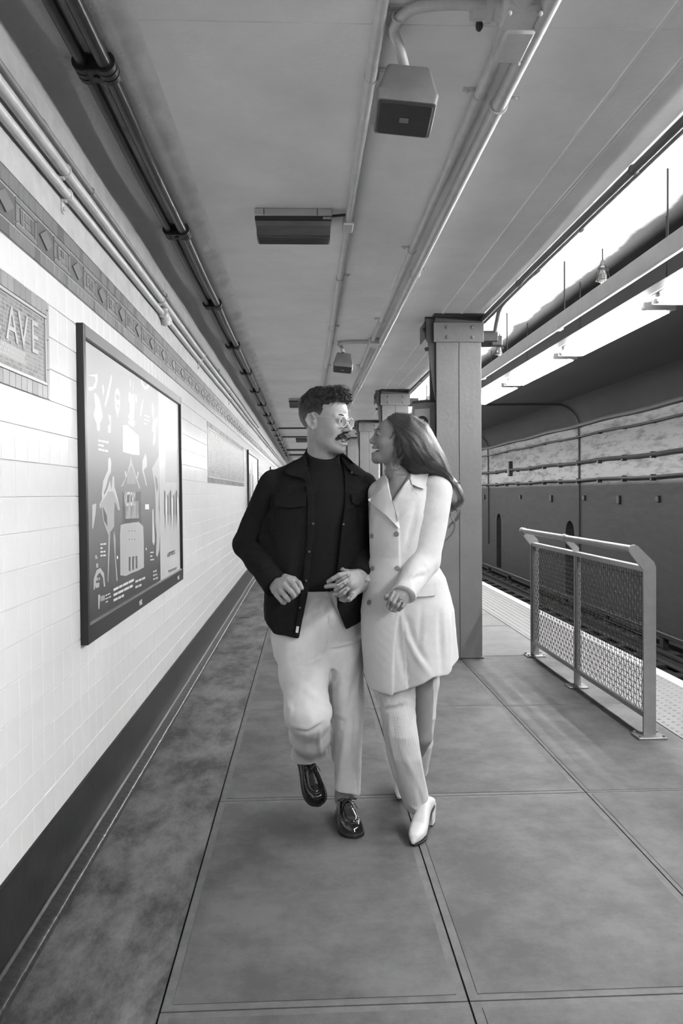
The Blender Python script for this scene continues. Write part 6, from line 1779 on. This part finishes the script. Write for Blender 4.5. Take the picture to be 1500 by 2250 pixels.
    T.loft([row(1430, 835, 915, 3.27, .07), row(1500, 829, 912, 3.245, .075), row(1560, 836, 913, 3.205, .080), row(1610, 842, 917, 3.18, .078), row(1660, 850, 926, 3.18, .072), row(1700, 861, 932, 3.20, .066), row(1740, 876, 940, 3.22, .062), row(1780, 891, 946, 3.245, .060), row(1802, 896, 948, 3.255, .058)], .02)
    T.chain([P(928, 1430, 3.32), P(932, 1500, 3.33), P(931, 1570, 3.34), P(928, 1630, 3.37), P(918, 1690, 3.47), P(896, 1738, 3.58)], [.075, .062, .050, .044, .042, .046], .01)
    xs_ = [X(a, 1790, 3.18) for a in (888, 905, 925, 950)]; zh = [Z(b_, 3.18) for b_ in (1786, 1792, 1796, 1790)]
    T.put('i', lambda p: np.where((p[:, 2] > .3) | (p[:, 1] > 3.34), -1, np.interp(p[:, 0], xs_, zh) - p[:, 2]).astype(np.float32), (-9,) * 3, (9,) * 3, .004)
    def ribs(p, v): 
        return .0009 * np.sin((p[:, 0] - .22 * (.6 - p[:, 2])) * 640) * (p[:, 1] < 3.3) + .004 * noise3(p * np.array((1, 1, .4), np.float32), 18, 33) + .003 * noise3(p * np.array((1, 1, .5), np.float32), 30, 31)
    T.warp(ribs)
    g = 3.11
    for pts, a, w in (([P(845, 1560, g), P(870, 1556, g), P(886, 1548, g)], -.010, .008), ([P(850, 1552, g), P(880, 1540, g), P(905, 1545, g)], .008, .008),
                      ([P(855, 1570, g), P(858, 1620, g), P(866, 1680, g)], .008, .012), ([P(846, 1600, g), P(856, 1650, g), P(868, 1700, g), P(885, 1750, g)], -.007, .010),
                      ([P(880, 1640, g), P(905, 1700, g), P(925, 1770, g)], .008, .010), ([P(920, 1660, g), P(925, 1700, g), P(935, 1740, g)], .010, .008),
                      ([P(900, 1690, g), P(918, 1740, g), P(930, 1780, g)], -.008, .010), ([P(900, 1770, 3.15), P(918, 1778, 3.15), P(940, 1768, 3.15)], .008, .007),
                      ([P(915, 1580, 3.28), P(935, 1586, 3.28), P(955, 1578, 3.3)], .008, .008), ([P(925, 1600, 3.3), P(940, 1620, 3.3), P(935, 1660, 3.34)], -.008, .008)):
        add_crease(T, pts, a * 1.3, w * 1.1)
    SM['wtrousers'] = T
    mesh_obj('trousers', T.mesh(.0034), PM['ribbed'], woman)
    thin_hidden(body, [C, T] + sleeves)

def boot(parent, Tm, label):
    """pointed ankle boot on a block heel; y runs from heel to toe, z up, sole pitched"""
    U = Solid()
    yt = [-.03, .0, .03, .07, .11, .15, .185, .205, .222]
    wt = [.018, .027, .028, .027, .032, .036, .030, .021, .008]
    base = lambda y: np.interp(y, [0, .05, .11, .15, .23], [.078, .066, .022, .004, .006])
    top = lambda y: np.interp(y, [-.03, .0, .03, .06, .09, .12, .15, .185, .21, .224], [.098, .115, .128, .132, .118, .092, .066, .048, .036, .018])
    def upper(p):
        y = p[:, 1]; w = np.interp(y, yt, wt); b_, t_ = base(y), top(y); c = (b_ + t_) / 2; h = (t_ - b_) / 2
        a = np.abs(p[:, 0] / w); e = np.abs((p[:, 2] - c) / h)
        d = ((a ** 2.4 + e ** 2.6) ** (1 / 2.5) - 1) * np.minimum(w, h) * .7
        return np.maximum(d, np.maximum(-.03 - y, y - .224)).astype(np.float32)
    U.put('u', upper, (-.05, -.04, -.01), (.05, .235, .22), 0)
    g = thing_part('boot', parent); g['label'] = label
    tr = lambda vq: ((np.array(Tm.to_3x3(), dtype=np.float32) @ vq[0].T).T + V3(Tm.translation), vq[1])
    mesh_obj('upper', tr(U.mesh(.0026)), PM['boot'], g)
    So = Solid()
    def sole(p):
        y = p[:, 1]; w = np.interp(y, yt, wt) * .95
        return np.maximum(np.maximum((np.abs(p[:, 0]) - w) * .8, np.abs(p[:, 2] - base(y) + .003) * .8 - .0035), np.maximum(-.03 - y, y - .222)).astype(np.float32)
    So.put('u', sole, (-.05, -.04, -.012), (.05, .235, .085), 0)
    mesh_obj('sole', tr(So.mesh(.0026)), PM['shoe_sole'], g)
    b = MB(); pr = [(-.028, .082), (.030, .070), (.016, .0), (-.022, .0)]
    vs = [(s * (.022 if z > .03 else .018), y, z) for s in (-1, 1) for y, z in pr]
    b.add([Tm @ Vector(v) for v in vs], [(0, 1, 2, 3), (7, 6, 5, 4)] + [(i, 4 + i, 4 + (i + 1) % 4, (i + 1) % 4) for i in range(4)])
    b.build('heel', PM['boot'], g)
    MB().add([Tm @ Vector((s * .0185, y, z)) for z in (-.004, .001) for s, y in ((-1, -.0225), (1, -.0225), (1, .0165), (-1, .0165))], [(0, 1, 2, 3), (4, 5, 6, 7), (0, 1, 5, 4), (1, 2, 6, 5), (2, 3, 7, 6), (3, 0, 4, 7)]).build('heel_tip', PM['shoe_sole'], g)
build_woman()
h_ = P(946, 1812, z=0); t_ = P(908, 1856, z=0)
boot(woman, frame((h_.x - .006, h_.y, .004), (t_.x - h_.x + .01, t_.y - h_.y, 0), (0, 0, 1)), 'white pointed ankle boot stepping forward')
t2 = P(878, 1760, z=0.004)
boot(woman, frame((t2.x + .065, t2.y + .185, .075), (-.065, -.185, -.055), (.0, -.25, 1)), 'white ankle boot trailing behind, heel raised')

# ------------------------------------------------------------------ long wavy hair
def long_hair():
    R_ = random.Random(11); Yc = YW + .035
    top = [(846, 921), (868, 910), (900, 914), (934, 938), (958, 975), (976, 1012), (990, 1046), (996, 1062)]
    bot = [(853, 940), (863, 966), (868, 1000), (878, 1022), (906, 1038), (940, 1044), (968, 1050), (992, 1066)]
    n = len(top)
    tw = [P(a, b_, Yc) for a, b_ in top]; bw = [P(a, b_, Yc) for a, b_ in bot]
    dep = [.060, .088, .098, .098, .088, .072, .050, .030]
    S = Solid()
    for i in range(n - 1):
        for j in range(3):
            u = j / 3; c0 = (tw[i] + bw[i]) / 2; c1 = (tw[i + 1] + bw[i + 1]) / 2
            c = c0.lerp(c1, u); hv = ((tw[i] - bw[i]).lerp(tw[i + 1] - bw[i + 1], u)); L = hv.length / 2; D = dep[i] + (dep[i + 1] - dep[i]) * u
            a = hv.normalized(); b_ = Vector((0, 1, 0)); b_ = (b_ - a * b_.dot(a)).normalized(); cc = a.cross(b_)
            S.ell(c, (max(L - .009, .012), D - .012, max(min(L, .05), .03)), Matrix((a, b_, cc)).transposed(), .02)
    # keep the face clear
    def face(p):
        q = HW.local(p); l, f, u = np.abs(q[:, 0]), q[:, 1], q[:, 2]
        lim = np.interp(u, [-.14, -.06, -.02, .02, .05, .08, .11], [.006, .0, .004, .014, .026, .040, .052])
        return (lim - f).astype(np.float32)
    S.put('i', lambda p: -face(p), (-9,) * 3, (9,) * 3, .008)
    S.warp(lambda p, v: .003 * noise3(p * np.array((1, 1, 1), np.float32), 120, 41))
    hair = mesh_obj('hair', S.mesh(.0032), PM['hair_w'], woman, label='long brown wavy hair swept back over the shoulder')
    m = 24
    def at(t, a, s):
        i = min(int(t * (n - 1)), n - 2); u = t * (n - 1) - i
        T_, B_ = tw[i].lerp(tw[i + 1], u), bw[i].lerp(bw[i + 1], u); D = dep[i] + (dep[i + 1] - dep[i]) * u
        mid = (T_ + B_) / 2; hv = (T_ - B_) / 2
        return mid + hv * math.cos(a) * s - Vector((0, 1, 0)) * D * math.sin(a) * s
    st = []; rd = []
    for k in range(150):
        a0 = R_.uniform(-.6, 3.6); t0 = R_.choice((0, 0, 0, .04, .10)) + R_.uniform(0, .06); t1 = R_.uniform(.82, 1.0); s0 = R_.uniform(.95, 1.05); da = R_.uniform(-.45, .45)
        wv = R_.uniform(.3, 1.2); ph = R_.uniform(0, 6.28); fq = R_.uniform(1.3, 2.3); sp = R_.uniform(.05, .13)
        for q in range(42):
            oa, os_, ot = R_.gauss(0, sp), R_.gauss(0, .022), R_.uniform(-.03, .03); fly = 1 if R_.random() > .04 else R_.uniform(1.2, 1.7); pp = R_.uniform(-.3, .3); pts = []
            for j in range(m + 1):
                u = j / m; t = min(1, max(0, t0 + ot * .5 + (t1 + ot - t0) * u)); g = t ** 1.3
                a = a0 + da * t + oa * (1 - .35 * u) * fly + .42 * wv * g * math.sin(ph + pp + fq * 6.28 * t)
                pts.append(at(t, a, s0 + os_ * fly + .19 * wv * g * math.sin(ph * 2 + pp + fq * 6.28 * t)))
            fc = face(np.array([tuple(p) for p in pts], dtype=np.float32))
            ok = np.where(fc > -.003)[0]
            if len(ok) < 12: continue
            pts = spline(pts[ok[0]:], m)
            st.append(pts); rd.append(R_.uniform(.00035, .0008))
    hair_strands('hair_strands', st, rd, PM['strand_w'], woman)
    st = []; rd = []
    # wisps beside the face and neck
    for k in range(26):
        x0 = R_.uniform(860, 882); y0 = R_.uniform(945, 1005); Y_ = Yc - R_.uniform(.060, .088); L = R_.uniform(16, 40); w = R_.uniform(2, 6); ph = R_.uniform(0, 6.28); dx = R_.uniform(-4, 8)
        for q in range(9):
            ox, oy = R_.gauss(0, 1.1), R_.gauss(0, 1.5)
            st.append([P(x0 + ox + dx * u + w * math.sin(ph + 5 * u) * (.2 + u), y0 + oy + L * u, Y_ + .010 * math.cos(ph + 5 * u)) for u in np.linspace(0, 1, 18)]); rd.append(R_.uniform(.0003, .0006))
    for path in ([(882, 1004), (872, 1018), (864, 1027), (866, 1033), (874, 1033), (879, 1028)], [(868, 998), (862, 1012), (860, 1024), (865, 1034)], [(848, 1022), (846, 1030), (843, 1040)]):
        for q in range(8):
            ox, oy = R_.gauss(0, .8), R_.gauss(0, .8)
            st.append(curve_px([(x + ox, y + oy) for x, y in path], Yc - .085, 17)); rd.append(R_.uniform(.0004, .0007))
    # flyaway hairs over the crown
    for k in range(24):
        x0 = R_.uniform(846, 880); y0 = 916 + abs(x0 - 872) * .12; st.append(spline([P(x0, y0, Yc + R_.uniform(-.03, .03)), P(x0 + R_.uniform(-3, 6), y0 - R_.uniform(2, 8), Yc), P(x0 + R_.uniform(0, 16), y0 - R_.uniform(1, 9), Yc)], 17)); rd.append(.00022)
    # ringlets falling behind the shoulder
    for path, w, cnt in (([(975, 1036), (990, 1050), (1004, 1068), (1012, 1084), (1014, 1098), (1004, 1112), (994, 1116)], 5, 120),
                         ([(980, 1046), (996, 1064), (1008, 1082), (1012, 1098), (1003, 1112), (992, 1120)], 7, 110),
                         ([(990, 1100), (986, 1120), (993, 1138), (999, 1152), (995, 1168), (984, 1182), (970, 1194)], 2.0, 40),
                         ([(998, 1108), (1007, 1130), (1000, 1144), (990, 1152), (985, 1160)], 2.5, 45), ([(1004, 1110), (1010, 1124), (1004, 1140), (996, 1148)], 2, 20),
                         ([(988, 1064), (986, 1088), (994, 1106), (986, 1122), (984, 1134)], 5, 70), ([(968, 1196), (971, 1210), (969, 1224)], 2, 24),
                         ([(960, 1030), (980, 1040), (993, 1056), (1004, 1062), (1010, 1058)], 5, 60), ([(940, 1040), (965, 1046), (984, 1058), (996, 1062)], 4, 80), ([(905, 1032), (935, 1042), (962, 1046), (985, 1052)], 4, 80)):
        for c in range(cnt):
            ox, oy, od = R_.gauss(0, w * .55), R_.gauss(0, w * .45), R_.uniform(-.012, .02); dY = .05 if path[0][0] > 950 else -.02
            st.append(curve_px([(x + ox * (1 - .4 * i / len(path)), y + oy) for i, (x, y) in enumerate(path)], Yc + dY + od, 17)); rd.append(R_.uniform(.0006, .0013))
    hair_strands('loose_strands', st, rd, PM['strand_w'], woman)
long_hair()
